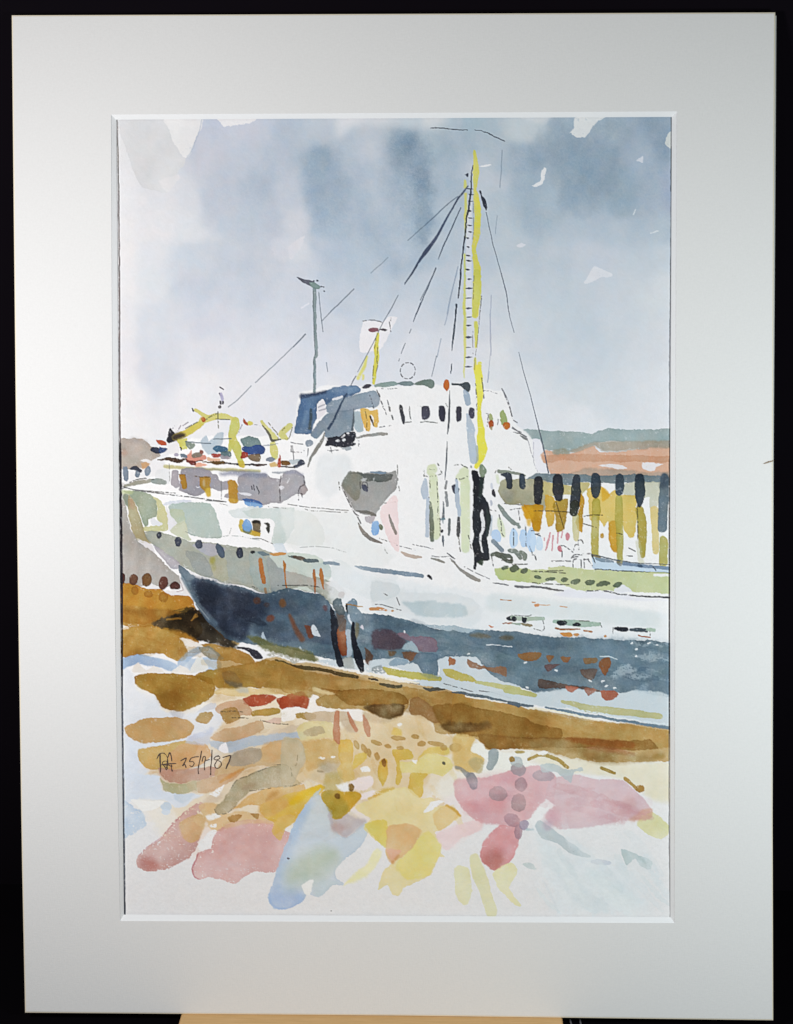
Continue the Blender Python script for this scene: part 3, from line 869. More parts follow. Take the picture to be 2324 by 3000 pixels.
# ---- hold opening and lifeboat
P('9a9a98', '1055,172 1080,82 1140,2 1300,22 1500,2 1600,12 1692,2 1700,202 1570,352 1460,492 1440,532 1250,492 1200,472 1100,272', e=.3, v=.15)
P('84857a', '1065,165 1080,85 1140,12 1290,42 1270,272 1210,352 1100,250', e=.1, s=3, v=.3)
P('656966', '1130,20 1300,28 1500,42 1650,32 1600,120 1350,122 1280,50', e=.25, s=1.5)
S('7f95a8', '1390,10,6 1480,20,16 1570,22,10', e=.1)
P('c2c4c4', '1275,95 1350,80 1330,110 1290,120', e=0, a=.8)
P('c2c4c4', '1420,95 1450,85 1430,130', e=0, a=.7)
P('454859', '1295,170 1330,160 1362,215 1355,245 1310,235 1290,205', e=.2)
L('3a3a40', '1290,170 1310,130 1350,140 1362,200|1270,130 1275,210', w=1.2)
S('686660', '1230,472,8 1350,482,20 1410,500,22 1440,520,14', e=.2)
P('b0a8ac', '1330,540 1440,530 1400,625 1340,600', e=.25)
P('85b0e0', '1410,600 1480,578 1490,740 1425,752 1405,690', e=.25)
O('6c735c', 1512, 660, 24, 40, -15, e=.25)
P('f0d9d9', '1500,482 1580,372 1700,280 1720,600 1720,950 1640,890 1580,750', e=.08)
S('857f78', '1612,520,9 1650,640,18 1690,740,16', e=.25)
S('7c756e', '1250,620,8 1300,710,22 1400,800,22 1520,850,10', e=.3)
L('4a4848', '1060,200 1120,330 1200,490 1250,530|1240,540 1280,620', w=2, br=.15)
# ---- hull below the rail
P('a7aaa2', '-395,700 -290,660 -150,695 0,905 100,912 200,990 300,1100 390,1180 600,1230 800,1300 960,1360 1080,1430 1090,1500 1000,1510 940,1580 900,1530 750,1450 640,1420 500,1390 230,1440 0,1400 -400,1300', a=0)
T(340, 1400, .24823)
P('aaa59e', '55,270 120,330 150,480 180,620 250,730 270,770 430,860 560,1000 700,1120 760,1180 770,1240 620,1280 400,1260 55,1260', e=.2, v=.2)
S('bfb9b2', '240,760,14 215,950,40 200,1120,36', s=6, a=.7, e=0)
S('bfb9b2', '400,880,10 380,1000,26 370,1120,26', s=6, a=.7, e=0)
S('bab4ae', '530,1030,14 520,1150,20', s=6, a=.6, e=0)
P('e8e4e4', '290,1285 420,1245 540,1305 600,1320 720,1340 790,1345 745,1170 790,1200 920,1440 820,1392 650,1386 540,1312 430,1312', e=0)
P('e8e4e5', '255,725 360,760 430,795 465,885 400,850 300,790', e=0)
P('b4771c', '50,1250 230,1265 300,1297 420,1312 540,1306 620,1360 660,1390 780,1386 850,1402 910,1460 960,1540 1060,1600 1140,1700 50,1700', e=.2, v=.28)
for x, y, rx, ry in ((220, 1330, 44, 48), (380, 1370, 50, 42), (565, 1405, 58, 60)):
    O('9c6420', x, y, rx, ry, e=.25, a=.7)
S('8c5c16', '60,1550,14 200,1562,16 350,1610,22 450,1690,20', s=3, a=.8)
P('4a3a1c', '560,1680 600,1610 680,1570 800,1530 900,1530 1000,1610 1100,1700 560,1700', e=.1, s=3, v=.4)
S('c08a30', '640,1680,10 760,1660,14', e=0, s=2)
S('c08a30', '700,1580,8 800,1545,8', e=0, s=2, a=.7)
for x, y, rx, ry, c in ((75, 1185, 30, 66, '4c2620'), (205, 1203, 56, 66, '5e3826'), (362, 1205, 62, 82, '66401f'), (562, 1237, 58, 80, '5a3228'), (697, 1277, 58, 48, '4a2620')):
    O(c, x, y, rx, ry, 8, e=.25)
S('c4b2b0', '760,1240,8 790,1320,10 720,1345,8', e=.1, a=.8)
P('a3a698', '345,640 420,620 560,650 700,690 830,740 920,750 1130,770 1320,790 1450,820 1700,830 1900,900 1960,960 2130,1075 2330,1160 2500,1215 2640,1280 2700,1350 2690,1420 2560,1500 2400,1370 2240,1340 2100,1310 1850,1370 1692,1345 1560,1285 1400,1258 1300,1248 1120,1182 1000,1152 920,1112 870,1082 740,1022 600,930 500,840 430,780 380,740', e=.25, v=.18)
P('b5b0b6', '440,800 520,830 750,1010 745,1070 650,1060 560,960', e=.25)
P('adab92', '1100,915 1280,950 1320,1040 1330,1200 1250,1210 1150,1160', e=.1, a=.85)
P('b3b2bc', '900,780 1160,785 1300,850 1130,925 1000,880', e=.1, a=.85)
P('949a98', '820,860 1000,900 1100,1000 1145,1130 1100,1168 950,1125 880,1010', e=.15, a=.7)
O('9c9538', 1140, 975, 34, 46, a=.7, s=6, e=0)
O('9c9a58', 1160, 1060, 24, 40, a=.5, s=6, e=0)
P('a5aaa0', '1290,880 1400,860 1560,870 1600,1240 1450,1230 1350,1200', e=.15, a=.8)
P('9eaba6', '1565,890 1692,880 1790,980 1800,1330 1620,1260', e=.15, a=.8)
for x, y, rx, ry, rot, c in ((508, 680, 32, 40, 10, '3f4350'), (733, 755, 40, 64, -12, '343949'), (980, 787, 43, 55, 0, '444d5f'), (1230, 860, 44, 92, -25, '4c5a6c'), (1465, 887, 42, 70, -5, '343a4c'), (1612, 873, 26, 18, 0, '3a3a3a')):
    O(c, x, y, rx, ry, rot, e=.3)
T(740, 1380, .24823)
P('9ba3a5', '175,1010 300,1110 390,1190 405,1390 230,1440 190,1250', e=.15, a=.7)
P('cbd4cc', '200,1000 300,985 420,1000 620,1040 740,1180 700,1260 600,1225 400,1178 310,1140', e=.1)
P('b5b1ac', '400,1180 600,1230 800,1300 960,1365 940,1440 740,1370 500,1350 410,1330', e=.1, a=.6)
P('cbd4cc', '470,1388 620,1360 740,1440 600,1405', e=0)
P('dddad8', '860,1330 1000,1300 1080,1400 1100,1470 1000,1400', e=0)
O('93786c', 1052, 1460, 36, 38, e=.3)
S('b0682c', '90,1045,24 110,1180,28 130,1310,24', e=.2)
S('a06a3c', '150,1390,18 155,1440,14', e=.1, a=.6)
S('b56e28', '365,1060,6 375,1110,18 382,1200,9 410,1390,8', e=.2)
S('a8602c', '730,1170,16 732,1300,14 745,1440,8', e=.2)
S('b06a2c', '805,1160,14 818,1260,26 840,1395,6', e=.2)
S('cf9450', '205,975,6 260,980,20 380,975,14', e=.15)
S('65767e', '70,958,14 120,970,26 185,985,12', e=.3)
S('33353a', '0,955,12 15,957,12', e=.1)
S('67706f', '425,1005,8 500,1015,20', e=.25)
S('65564a', '490,1012,16 560,1028,24 610,1035,18', e=.25)
S('58686f', '620,1050,20 700,1060,24 765,1060,18', e=.3)
S('8394a2', '845,1082,18 930,1090,20 1020,1105,14', e=.3)
S('8093a4', '1215,1130,10 1300,1145,22 1400,1160,26 1692,1200,26', e=.3)
L('3c3c3c', '300,1350 500,1352 600,1345 800,1370|0,1365 60,1385', w=1.6, br=.35)
T(1160, 1350, .24823)
S('8093a4', '-10,1315,24 150,1335,28 300,1360,22 318,1370,16', e=.3)
P('12151f', '365,1370 390,1350 430,1400 410,1412', e=0)
# ---- bridge front
T(1140, 1080, .24823)
for c, s in (('2b2d34', '118,435 155,440 185,570 180,655 160,650 135,540'), ('3c3a48', '385,455 470,450 480,570 430,605 385,590'), ('343342', '590,445 650,440 670,520 655,620 615,620 590,570'), ('3a3948', '795,455 855,455 850,600 805,630 790,580'), ('46465a', '950,465 1005,470 1005,575 945,580')):
    P(c, s, e=.2, r=1.4)
L('4a4a48', '240,450 245,540 262,630|190,635 250,630|345,440 385,438|370,635 450,628 570,640|10,450 15,500|30,550 45,600|670,410 690,450', w=1.5, br=.3)
S('bd5c1e', '680,150,24 678,200,38 685,250,14', e=.3)
S('384148', '750,182,12 850,190,16 910,205,44 930,250,26', e=.3)
S('9eaec0', '890,255,14 915,310,36 930,400,38', e=.15)
S('b6c3d0', '925,540,16 945,620,34 960,690,46 970,800,46 985,950,46 1000,1080,44', e=.12, v=.15)
O('dce3ea', 920, 705, 14, 16, e=0)
S('a8b4a8', '1035,920,14 1045,1050,14 1030,1110,10', a=.8, e=0)
O('9aa2aa', 970, 1158, 14, 20, e=.2)
P('a4b07c', '1165,560 1198,525 1225,600 1195,625', e=.2)
O('ae5020', 1208, 655, 34, 46, e=.3)
P('a89878', '1190,690 1230,690 1205,730', e=.1)
P('9aab6c', '1310,520 1350,485 1385,560 1395,640 1340,660 1315,590', e=.25)
O('c0641e', 1390, 672, 44, 46, e=.25)
L('55555a', '1150,530 1170,540 1160,680|1290,590 1280,660|1330,235 1390,340 1430,470 1450,560|1470,610 1520,640|1460,690 1500,720 1560,750', w=1.5, br=.3)
S('66686a', '1475,745,4 1560,770,8 1620,800,5', e=0)
S('6a6e6e', '1555,795,6 1590,815,12 1630,840,6', e=0)
S('4c525a', '738,0,3 735,25,7 728,60,3', e=0, r=.5)
S('4c525a', '717,260,2 716,330,6 712,500,11 702,680,11 690,770,5', e=.1, r=.6)
S('4c525a', '686,860,3 683,1000,9 672,1180,8 660,1315,3', e=.1, r=.6)
L('6a6a66', '100,1140 105,1330 125,1440|575,1120 630,1230|770,1140 850,1135 920,1170|1290,1170 1250,1230|1415,1165 1445,1190', w=1.5, br=.4)
# ---- deck machinery and bollards
T(1160, 1350, .24823)
O('d4dcba', 425, 110, 62, 72, e=.1, s=3)
S('d4dcba', '445,200,50 455,400,56 470,700,52 475,880,50', e=.1, s=2)
L('4c4c44', '330,180 440,185 545,155|490,30 545,150|330,110 330,180|380,95 450,105|400,230 405,320|490,250 495,460 500,700|390,430 400,560 405,900', w=1.6, br=.4)
S('b6c2d1', '350,225,18 340,330,44 345,390,46 335,440,20', e=.15)
S('b6c2d1', '378,450,18 375,600,24 372,880,24', e=.12)
S('6c7565', '405,490,12 420,600,20 428,750,24 430,940,22', e=.3)
P('d6debc', '700,190 800,70 860,110 850,260 760,240', e=.05, s=3)
S('d6debc', '815,240,55 820,600,58 822,1040,50', e=.08, s=3)
P('383a48', '655,300 690,278 712,320 745,335 742,375 690,385 660,330', e=.3)
S('aebccb', '712,230,16 722,400,24 740,550,26 755,640,20', e=.15)
S('46494c', '745,670,14 738,780,22 738,880,18', e=.2)
L('4c4c44', '710,210 770,215 840,185|770,45 845,85|740,890 750,1000 762,1070|855,880 880,960 890,1040|520,680 525,880', w=1.7, br=.35)
S('83868a', '597,245,12 585,320,15', e=.25)
S('8a8c8e', '595,370,15 600,450,17 608,530,16', e=.25)
S('5a626a', '560,485,5 565,600,11 556,680,18', e=.2)
S('5d7a86', '530,690,8 560,680,14 575,690,6', e=.1)
S('5d7a86', '552,680,12 556,735,4', e=.1)
O('2c3038', 547, 830, 18, 20, e=.1)
S('5d666a', '628,695,15 632,800,17 626,880,13', e=.25)
S('4a5560', '555,890,9 557,950,12 557,1005,5', e=.2)
P('1a1d23', '895,130 930,112 970,130 985,190 1050,180 1030,280 1020,390 1090,500 1125,690 1100,870 1080,930 1105,1160 1030,1180 1020,1230 960,1200 950,1290 920,1270 925,1170 910,1000 925,880 900,760 915,560 905,300', e=.05, r=2.5)
P('34423e', '985,230 1040,200 1020,390 985,440', a=.75, s=4, e=0)
P('3a4a44', '1070,560 1110,640 1105,860 1070,900', a=.5, s=4, e=0)
P('e8e8ea', '1000,610 1025,585 1045,680 1045,780 1030,870 1012,960 1035,1080 1010,1050 990,950 995,850 1010,760 1000,680', e=0)
P('809078', '985,70 1020,40 1060,70 1075,130 1040,190 1000,185', e=.3)
P('3c4a3c', '960,1190 1040,1160 1025,1230 985,1225', e=.1, a=.8)
O('cdd0da', 1135, 300, 18, 38, e=.15)
O('2f2e36', 1160, 380, 22, 46, -15, e=.15)
O('bcc0cc', 1125, 500, 16, 38, e=.15)
S('b0bcc8', '1130,650,10 1125,880,14', a=.7, s=2)
S('d6dfc2', '1225,690,22 1240,780,40 1275,880,24', e=.05, s=3)
S('d9e0c6', '1195,180,20 1215,260,16', e=.05, s=3)
O('b2cdec', 1190, 890, 58, 76, -15, e=.15)
O('b8d3ee', 1390, 910, 50, 122, e=.12)
O('b4d0ee', 1508, 915, 52, 108, e=.12)
O('b4d0ee', 1600, 930, 56, 150, e=.12)
S('85908c', '1215,530,16 1280,620,26 1340,690,24 1400,740,26', e=.25)
S('85908c', '1400,735,16 1440,755,20', e=.2)
O('85908c', 1460, 782, 22, 18, e=.2)
S('7a8894', '1150,955,28 1210,1010,26 1260,1055,26', e=.25)
S('565e54', '1130,1110,18 1180,1100,28 1240,1120,36 1340,1125,26', e=.25)
S('565e54', '1250,1130,24 1310,1180,20 1360,1195,22 1370,1140,14', e=.2)
S('767f78', '1345,1060,20 1420,1070,28 1470,1150,22', e=.25)
S('7e867c', '1480,1075,22 1520,1120,28 1520,1160,22', e=.25)
L('4a4a4e', '1220,640 1245,740 1250,850 1285,900|1390,800 1390,1030|1530,760 1540,1010|1450,590 1460,700|1585,1010 1610,1090|1640,1110 1655,1170|1130,1130 1150,1240|1110,580 1180,590|1270,505 1480,520|1340,580 1480,560|1600,825 1692,820|1640,865 1692,860', w=1.6, br=.35)
# ---- derrick boom, quay wall and its piles
P('9e9a7c', '1260,225 1380,215 1640,220 1692,195 1800,190 1800,560 1640,560 1500,560 1480,512 1300,512 1230,400 1215,330', e=.25, v=.3)
O('8f928a', 1320, 400, 70, 80, a=.5, s=10, e=0)
P('d6a024', '1485,545 1600,540 1700,520 1700,820 1640,820 1610,690 1540,690', e=.15, s=3, v=.2)
T(1140, 1080, .24823)
S('7c8478', '1300,1215,22 1400,1220,22 1500,1235,16 1600,1262,14', e=.25)
S('2b313e', '1330,1252,12 1400,1260,38 1415,1320,38 1420,1385,34', e=.25)
S('2e3846', '1568,1270,32 1575,1330,38 1578,1390,36', e=.25)
T(1560, 1340, .24823)
P('6d7e86', '-60,270 -20,230 80,190 300,200 500,200 700,215 1000,205 1330,205 1640,235 1640,325 1400,300 1000,300 820,300 600,292 400,322 200,292 0,262', e=.25, v=.3, g=.08)
P('bfb276', '120,300 230,300 480,330 560,300 680,302 660,370 590,420 570,480 450,445 240,450 130,440', e=.1)
P('c8c8b4', '1085,310 1500,300 1490,560 1400,600 1380,470 1325,470 1220,460 1090,460', e=.1)
P('d8bb5e', '650,380 740,350 820,350 900,440 980,380 1040,450 1210,450 1225,600 1210,920 1150,950 1090,880 1060,800 1000,1110 940,1090 910,1000 900,760 845,825 800,750 700,760 670,600', e=.2, v=.2)
P('d6a224', '820,360 880,390 920,460 840,520 820,480', a=.7, s=3, e=.1)
P('c9982c', '905,780 1000,760 1000,1110 940,1095 910,1000', a=.75, s=2)
P('bd871a', '-100,560 0,560 130,560 120,700 100,840 60,872 10,845 -20,700', e=.25, v=.3)
P('cda23a', '150,440 250,470 265,640 240,800 180,812 160,640', e=.25, v=.2)
P('a5842a', '250,520 420,500 400,700 370,850 290,882 270,700', e=.25, v=.25)
P('bb8d22', '560,430 610,480 595,640 590,870 540,870 510,760 550,600', e=.25, v=.25)
P('d9a01e', '-90,600 -10,580 30,640 0,760 -50,800', a=.7, s=5, e=0)
S('c6c08a', '510,700,36 512,850,42 515,960,28', a=.8)
S('aca040', '755,530,50 752,700,48 735,900,42 740,1150,44', e=.25, a=.85)
S('c2c089', '735,730,30 735,900,34', a=.5, s=5, e=0)
S('aea44a', '1025,490,42 1025,700,48 1030,900,42 1035,1240,36', e=.25, a=.85)
S('a89838', '1270,620,50 1290,780,58 1300,1000,46 1310,1160,30', e=.25, a=.9)
S('c6c6a6', '1250,1000,26 1285,1240,34', a=.5, s=3)
S('d9c27c', '1440,620,46 1450,900,44 1460,1110,36', e=.1)
S('aea656', '1550,970,46 1550,1100,50 1545,1240,50', e=.2, a=.9)
for c, s in (('23252c', '72,275,50 70,400,54 65,515,46'), ('252830', '300,255,60 306,380,68 312,470,50'), ('2c333c', '520,245,44 512,400,60 500,560,56'), ('343830', '500,560,54 488,650,46'), ('323e4a', '750,230,52 750,350,60 748,440,44'), ('36434f', '1030,240,48 1032,350,52 1030,410,44'), ('2e3a46', '1265,245,56 1270,400,62 1268,510,46 1268,575,14'), ('5a6b76', '1558,240,50 1548,500,58 1532,830,54')):
    S(c, s, e=.22)
S('3f4d5c', '1558,240,50 1552,320,50', a=.8, s=8, e=0)
L('3a3426', '20,630 150,630 280,635 440,648|610,695 720,680 830,685|600,780 750,830|1240,560 1245,960|980,890 1060,910', w=1.5, br=.15)
L('4a3a20', '280,530 325,680 368,830', w=1.3)
S('59505a', '155,0,5 188,190,4', e=0, r=.5)
for s in ('215,890,9 185,990,13 155,1090,9', '248,920,11 232,1095,8', '310,890,10 297,1010,8', '352,880,8 345,950,10', '145,940,6 138,980,6'):
    S('d0929a', s, e=.2)
O('c87a84', 415, 935, 24, 50, e=.2)
O('c46a72', 325, 1075, 24, 38, -10, e=.25)
O('c2983a', 820, 922, 30, 26, 30, e=.3)
S('c3d9ef', '10,920,30 15,1000,40 10,1090,20', e=.1)
S('c9dced', '85,960,30 85,1060,36', e=.1)
L('3e3e42', '340,1040 380,1045 490,1130|490,1090 500,1040 540,1020 550,1090|530,1030 540,980 580,975 600,1010|460,1190 500,1150 580,1150|480,1180 540,1170|480,1300 485,1210 560,1200|575,1210 578,1300|612,1200 615,1300|500,1200 650,1205|660,1200 690,1260 740,1310|350,1110 350,1180|230,1225 450,1225|600,1135 700,1140|1140,1070 1220,1110|1120,1165 1180,1165|0,1150 30,1150 45,1210|40,905 130,940|300,1270 380,1285', w=1.7, br=.3)
P('c2d5e6', '710,1170 900,1230 1250,1290 1630,1335 1630,1362 1200,1347 740,1322 720,1250', e=.1, v=.1)
S('8595a4', '760,1195,22 880,1220,22 950,1235,12', e=.2)
S('768ca6', '1080,1255,18 1250,1275,18 1450,1295,20 1630,1310,22', e=.2)
S('8a7a58', '710,1160,14 800,1172,14', e=.1)
S('6d6a64', '1010,1240,20 1040,1260,24', e=.1, a=.7)
S('4c6078', '1255,1270,18 1290,1285,14', e=.1)
S('505a66', '700,1148,6 800,1165,6 1000,1220,7 1300,1252,5 1630,1262,4', e=0)
S('3a4248', '700,1150,8 740,1245,4', e=0)
S('3a4248', '740,1322,6 1000,1335,7 1400,1357,7 1630,1367,8', e=0, r=2.5)
S('4a5258', '1420,1290,6 1460,1335,8', e=0)
T(1160, 1350, .24823)
P('b8c484', '1160,1300 1200,1265 1500,1265 1600,1290 1700,1310 1700,1455 1500,1425 1240,1402 1190,1350', e=.2)
T(1560, 1340, .24823)
P('c2c996', '-10,1332 180,1330 190,1295 430,1292 740,1330 1200,1352 1630,1372 1630,1600 1400,1590 1200,1580 1000,1580 640,1572 400,1530 250,1452 100,1482 -10,1482', e=.1)
P('efeef0', '1440,1375 1630,1385 1630,1410 1440,1405', e=0)
P('e6e6ee', '1060,1502 1180,1580 1000,1592 960,1560', e=0)
for x, y, rx, ry, rot in ((58, 1415, 42, 24, 0), (210, 1432, 62, 24, -8), (380, 1445, 48, 27, -10), (510, 1467, 62, 29, -15), (678, 1475, 62, 31, -15), (833, 1495, 88, 31, -10), (1005, 1500, 55, 31, -20), (-328, 1300, 45, 26, -15), (-218, 1315, 62, 40, -20), (-96, 1336, 50, 32, -20)):
    O('5f6a56', x, y, rx, ry, rot, e=.25)
L('44443c', '0,1345 150,1350 390,1365|180,1340 360,1335|0,1480 200,1495 430,1505|-360,1215 -240,1215|-240,1265 -60,1260', w=1.7, br=.3)
P('e5e5ed', '430,1560 640,1578 1050,1610 1400,1640 1630,1655 1630,1700 300,1640', e=0, s=4)
S('58585e', '640,1578,8 820,1580,8 1050,1612,9 1200,1625,9', e=0, r=2.5, dry=.5)
S('33343a', '1180,1625,8 1400,1642,10 1630,1652,11', e=0, r=2)
S('5c5c60', '-10,1525,12 100,1535,13 250,1562,10 365,1575,8', e=0, r=2)
T(1160, 1350, .24823)
S('8b8882', '660,1180,7 750,1270,13 850,1350,24 980,1415,20', e=.25)
S('b9a698', '60,1080,10 130,1110,20 220,1130,22 305,1132,12', e=.15, a=.85)
S('87847c', '420,1148,8 500,1175,14 570,1200,10', e=.2)
S('55555a', '612,1085,6 660,1130,8 700,1160,4', e=0)
S('66666c', '1150,1442,5 1240,1450,8 1330,1468,5', e=0)
S('6c6c72', '1410,1480,12 1520,1492,14 1620,1490,8', e=0)
L('66666a', '10,1000 100,1020 230,1050|200,990 360,1020 440,1045|410,1120 520,1135 640,1125|640,1150 700,1200|810,1250 900,1300 1000,1350 1110,1395', w=1.4, br=.35)
# ---- white hull side: pale washes, rust, scuppers
T(0, 0, 1)
P('e1e5e8', '1000,1660 1120,1690 1300,1720 1420,1740 1560,1765 1960,1800 1960,1880 1700,1866 1500,1850 1390,1850 1250,1828 1100,1796 1000,1780 960,1740', e=.04, s=9, a=.75, v=.1, r=8)
P('d9dfe2', '1090,1705 1200,1730 1350,1745 1420,1790 1380,1835 1240,1820 1110,1790', e=.03, s=8, a=.7, v=.15, r=8)
T(1100, 1680, .24823)
P('dbdfe1', '-40,90 150,100 275,130 290,215 450,230 700,235 900,240 1090,285 1180,330 1240,385 1180,450 1060,512 530,500 300,460 -40,380', e=.06, s=3)
P('cdd5d8', '-40,100 150,110 270,135 290,210 200,290 -40,330', e=.05, a=.5)
P('b9c8cd', '310,330 450,330 700,322 740,352 1000,355 1070,400 1070,505 800,520 520,500 380,400', e=.08, s=5, a=.85)
P('d4dcdd', '1330,260 1500,240 2300,330 3300,450 3300,640 2400,560 1800,480 1340,440', e=.0, s=10, a=.6)
# ---- foreshore: sand, weed, puddles and coloured reflections
style.update(soft=1.3, clear=.2, vary=1.7, grey=.16)
T(0, 0, 1)
P('e4dccb', '345,1990 700,2010 900,2030 1300,2100 1650,2180 1700,2230 1500,2260 1330,2330 1200,2460 1000,2440 800,2430 600,2440 470,2440 360,2260', e=0, s=16, a=.75, r=10)
P('dcc39a', '640,2030 950,2050 1290,2120 1330,2220 1260,2330 1150,2400 950,2400 760,2410 560,2430 500,2360 620,2300 640,2150', e=0, s=14, a=.45, r=10)
P('d8c3a4', '400,2100 560,2080 720,2100 900,2130 900,2280 700,2330 520,2330 420,2250', e=0, s=12, a=.45, r=10)
P('e6cfc4', '470,2440 600,2380 820,2420 800,2480 700,2520 520,2500', e=0, s=12, a=.6, r=8)
P('e8d3d0', '1200,2360 1360,2330 1400,2420 1330,2480 1230,2500', e=0, s=10, a=.7, r=8)
layer(303, 70, (400, 2120, 1050, 2460), lambda x, y: -18, 80, 11, ['d2b184', 'c8a478', 'dcc49c', 'c9b8a8', 'c3c6cc', 'd8b88c', 'ceb49a'], .33)
T(340, 1780, .31915)
P('dfe3ea', '50,590 160,610 200,750 370,820 420,930 500,960 700,960 900,880 1000,1000 900,1150 650,1230 640,1300 300,1380 200,1500 50,1560', e=0, s=5, a=.9)
P('d6dfec', '50,1180 150,1230 300,1250 640,1230 500,1280 220,1310 200,1420 300,1500 50,1600', e=0, s=6, a=.8)
P('b5802a', '50,-20 400,20 700,60 800,200 700,300 400,190 200,170 50,160', e=.1, v=.3)
P('9a6418', '60,20 250,10 500,20 600,60 420,120 340,140 200,70 60,40', a=.6, s=4, e=.1)
P('b78228', '50,205 180,170 350,155 600,220 760,290 760,330 600,282 640,330 662,420 620,480 550,492 440,432 350,418 200,430 50,450', e=.25, v=.25)
P('a4762e', '560,360 660,380 650,460 570,490 520,450', a=.5, s=6, e=0)
P('f0e6d4', '50,160 125,178 110,195 50,205', e=0)
P('352c1e', '340,150 420,100 560,60 740,10 820,60 900,170 1000,230 1120,340 1060,372 900,335 760,292 600,222 420,192', e=.1, s=3, v=.5, r=5)
S('b07c2a', '470,110,10 600,100,8', s=2, e=0)
S('bd8a34', '690,120,5 740,70,16', s=2, e=0)
S('8a5a24', '850,120,10 930,200,16 1010,270,12', s=4, a=.7, e=0)
S('a08040', '1080,310,14 1120,330,14', s=3, a=.8, e=0)
P('b08030', '770,350 850,325 950,350 1090,370 1230,440 1275,500 1200,525 1050,490 960,480 900,400', e=.2)
P('ece6dd', '585,285 690,290 802,355 660,382 620,320', e=0)
S('a0bad9', '40,530,50 100,500,46 220,470,44 300,490,46 420,510,40 500,540,42 560,560,30', e=.08, s=2.5, v=.25)
S('9db8d6', '600,510,36 680,430,34 760,390,30', e=.05, s=3)
S('b9cce0', '700,520,50 860,520,64 920,520,50', e=.1, s=2)
S('c4d2e0', '620,540,50 720,560,40', a=.8, e=.05, s=3)
P('95968a', '765,370 860,360 995,470 870,475 800,430', e=.2, a=.9)
P('ece6de', '155,590 200,498 250,555 300,572 350,532 440,590', e=0)
P('ebe6de', '520,595 560,550 600,528 690,595', e=0)
P('e6e5de', '680,595 745,450 785,450 850,565', e=0)
P('a67820', '165,640 230,606 450,600 720,622 860,640 900,700 905,790 830,852 700,920 560,957 430,912 370,830 358,802 200,722', e=.3, v=.2)
P('966b22', '380,800 520,760 700,800 660,900 560,950 430,905', a=.5, s=8, e=0)
P('a67a22', '722,640 760,602 860,570 1050,540 1280,500 1400,480 1720,575 1720,760 1500,752 1250,730 1100,746 950,742 880,700', e=.3, v=.2)
P('83745c', '970,592 1080,590 1150,690 1140,740 1020,700', a=.85, s=2, e=.2)
P('c9a252', '1450,480 1720,575 1720,620 1550,550', a=.6, s=3, e=0)
P('e0c78e', '905,785 960,740 1250,735 1720,760 1720,810 1400,792 1200,822 1050,812', e=.08)
P('c0c6c8', '1100,745 1200,735 1210,785 1130,785', a=.7, s=4, e=0)
P('b54a2a', '1165,840 1250,800 1400,795 1470,825 1400,880 1280,912 1190,890', e=.25)
P('b04420', '1475,830 1600,800 1720,770 1720,890 1560,937 1500,890', e=.2)
T(840, 1960, .31915)
P('b04724', '-60,260 0,240 100,213 180,240 207,310 190,362 130,352 105,340 -10,372 -60,350', e=.25)
T(340, 1780, .31915)
P('cfa784', '905,925 1000,865 1160,850 1250,930 1250,980 1150,992 960,982', e=.2)
P('b28a48', '950,955 1080,915 1125,960 1140,1020 1010,1072 970,1010', e=.15)
S('b28c36', '1270,975,24 1400,955,34 1485,948,26', e=.2)
O('b2903e', 1543, 980, 28, 28, e=.2)
O('b2903e', 1680, 990, 40, 30, e=.2)
P('d0d1d6', '750,962 840,880 920,870 900,922', e=.08)
P('b48a48', '732,1032 790,962 870,955 892,990 840,1072 760,1062', e=.25)
L('4a4030', '960,958 1100,950 1160,960|1065,1010 1220,1015|1330,1035 1450,1062 1580,1072', w=1.5, br=.3)
P('d9b9a8', '1370,1040 1450,1008 1520,1015 1500,1062', e=.1)
P('c8c8cc', '500,950 620,955 600,1010 520,1000', a=.7, s=4, e=0)
P('c69a58', '78,1110 250,1022 500,1005 640,1020 722,1090 690,1150 640,1200 500,1230 280,1247 150,1212', e=.25, v=.12)
P('d0b088', '560,1010 660,1040 700,1120 600,1150 500,1080', a=.5, s=8, e=0)
P('cda658', '200,1332 230,1300 420,1270 640,1220 760,1240 700,1380 560,1480 400,1492 280,1470 210,1400', e=.2, v=.12)
P('d5a672', '500,1330 640,1240 820,1250 872,1350 780,1440 650,1490 500,1500', e=.12)
P('c49a86', '390,1480 560,1490 700,1480 900,1460 930,1540 740,1592 600,1612 450,1582', e=.18, v=.2)
O('c08870', 465, 1530, 70, 50, a=.5, s=8, e=0)
P('c2c8da', '690,1170 800,1140 900,1100 870,1200 850,1260 640,1240', a=.85, s=4, e=.05)
P('b3c1d3', '860,1230 1000,1215 1350,1170 1720,1140 1720,1215 1350,1255 1200,1290 1030,1335 900,1290', a=.9, s=2.5, e=.08)
P('cfab82', '868,1205 960,1130 1150,1085 1230,1060 1350,1040 1355,1110 1250,1180 1000,1232', e=.18)
P('ece8ea', '940,1300 1010,1230 1035,1330 990,1340', e=0)
P('cdb083', '1340,1290 1450,1222 1720,1215 1720,1510 1500,1480 1330,1440 1180,1490 960,1592 900,1500 1050,1350', e=.15, v=.2)
P('b3a898', '1055,1350 1180,1300 1335,1290 1320,1400 1180,1452 1040,1445', e=.1, a=.9)
P('dcb57e', '1360,1240 1560,1230 1560,1330 1450,1420 1340,1400', a=.6, s=4, e=0)
P('cba67e', '745,1600 900,1555 1150,1500 1100,1562 1000,1632 850,1700 760,1700', e=.15)
S('cf9650', '960,1600,10 1060,1540,18 1170,1480,10', s=3, a=.8, e=0)
T(340, 2180, .31915)
P('d2dbe7', '65,280 390,290 400,330 440,430 700,460 800,470 700,520 650,562 560,580 430,520 180,508 130,530 65,540', e=.06, s=3)
P('b5b28c', '405,312 450,350 650,362 740,340 735,420 580,457 440,422', e=.18, v=.2)
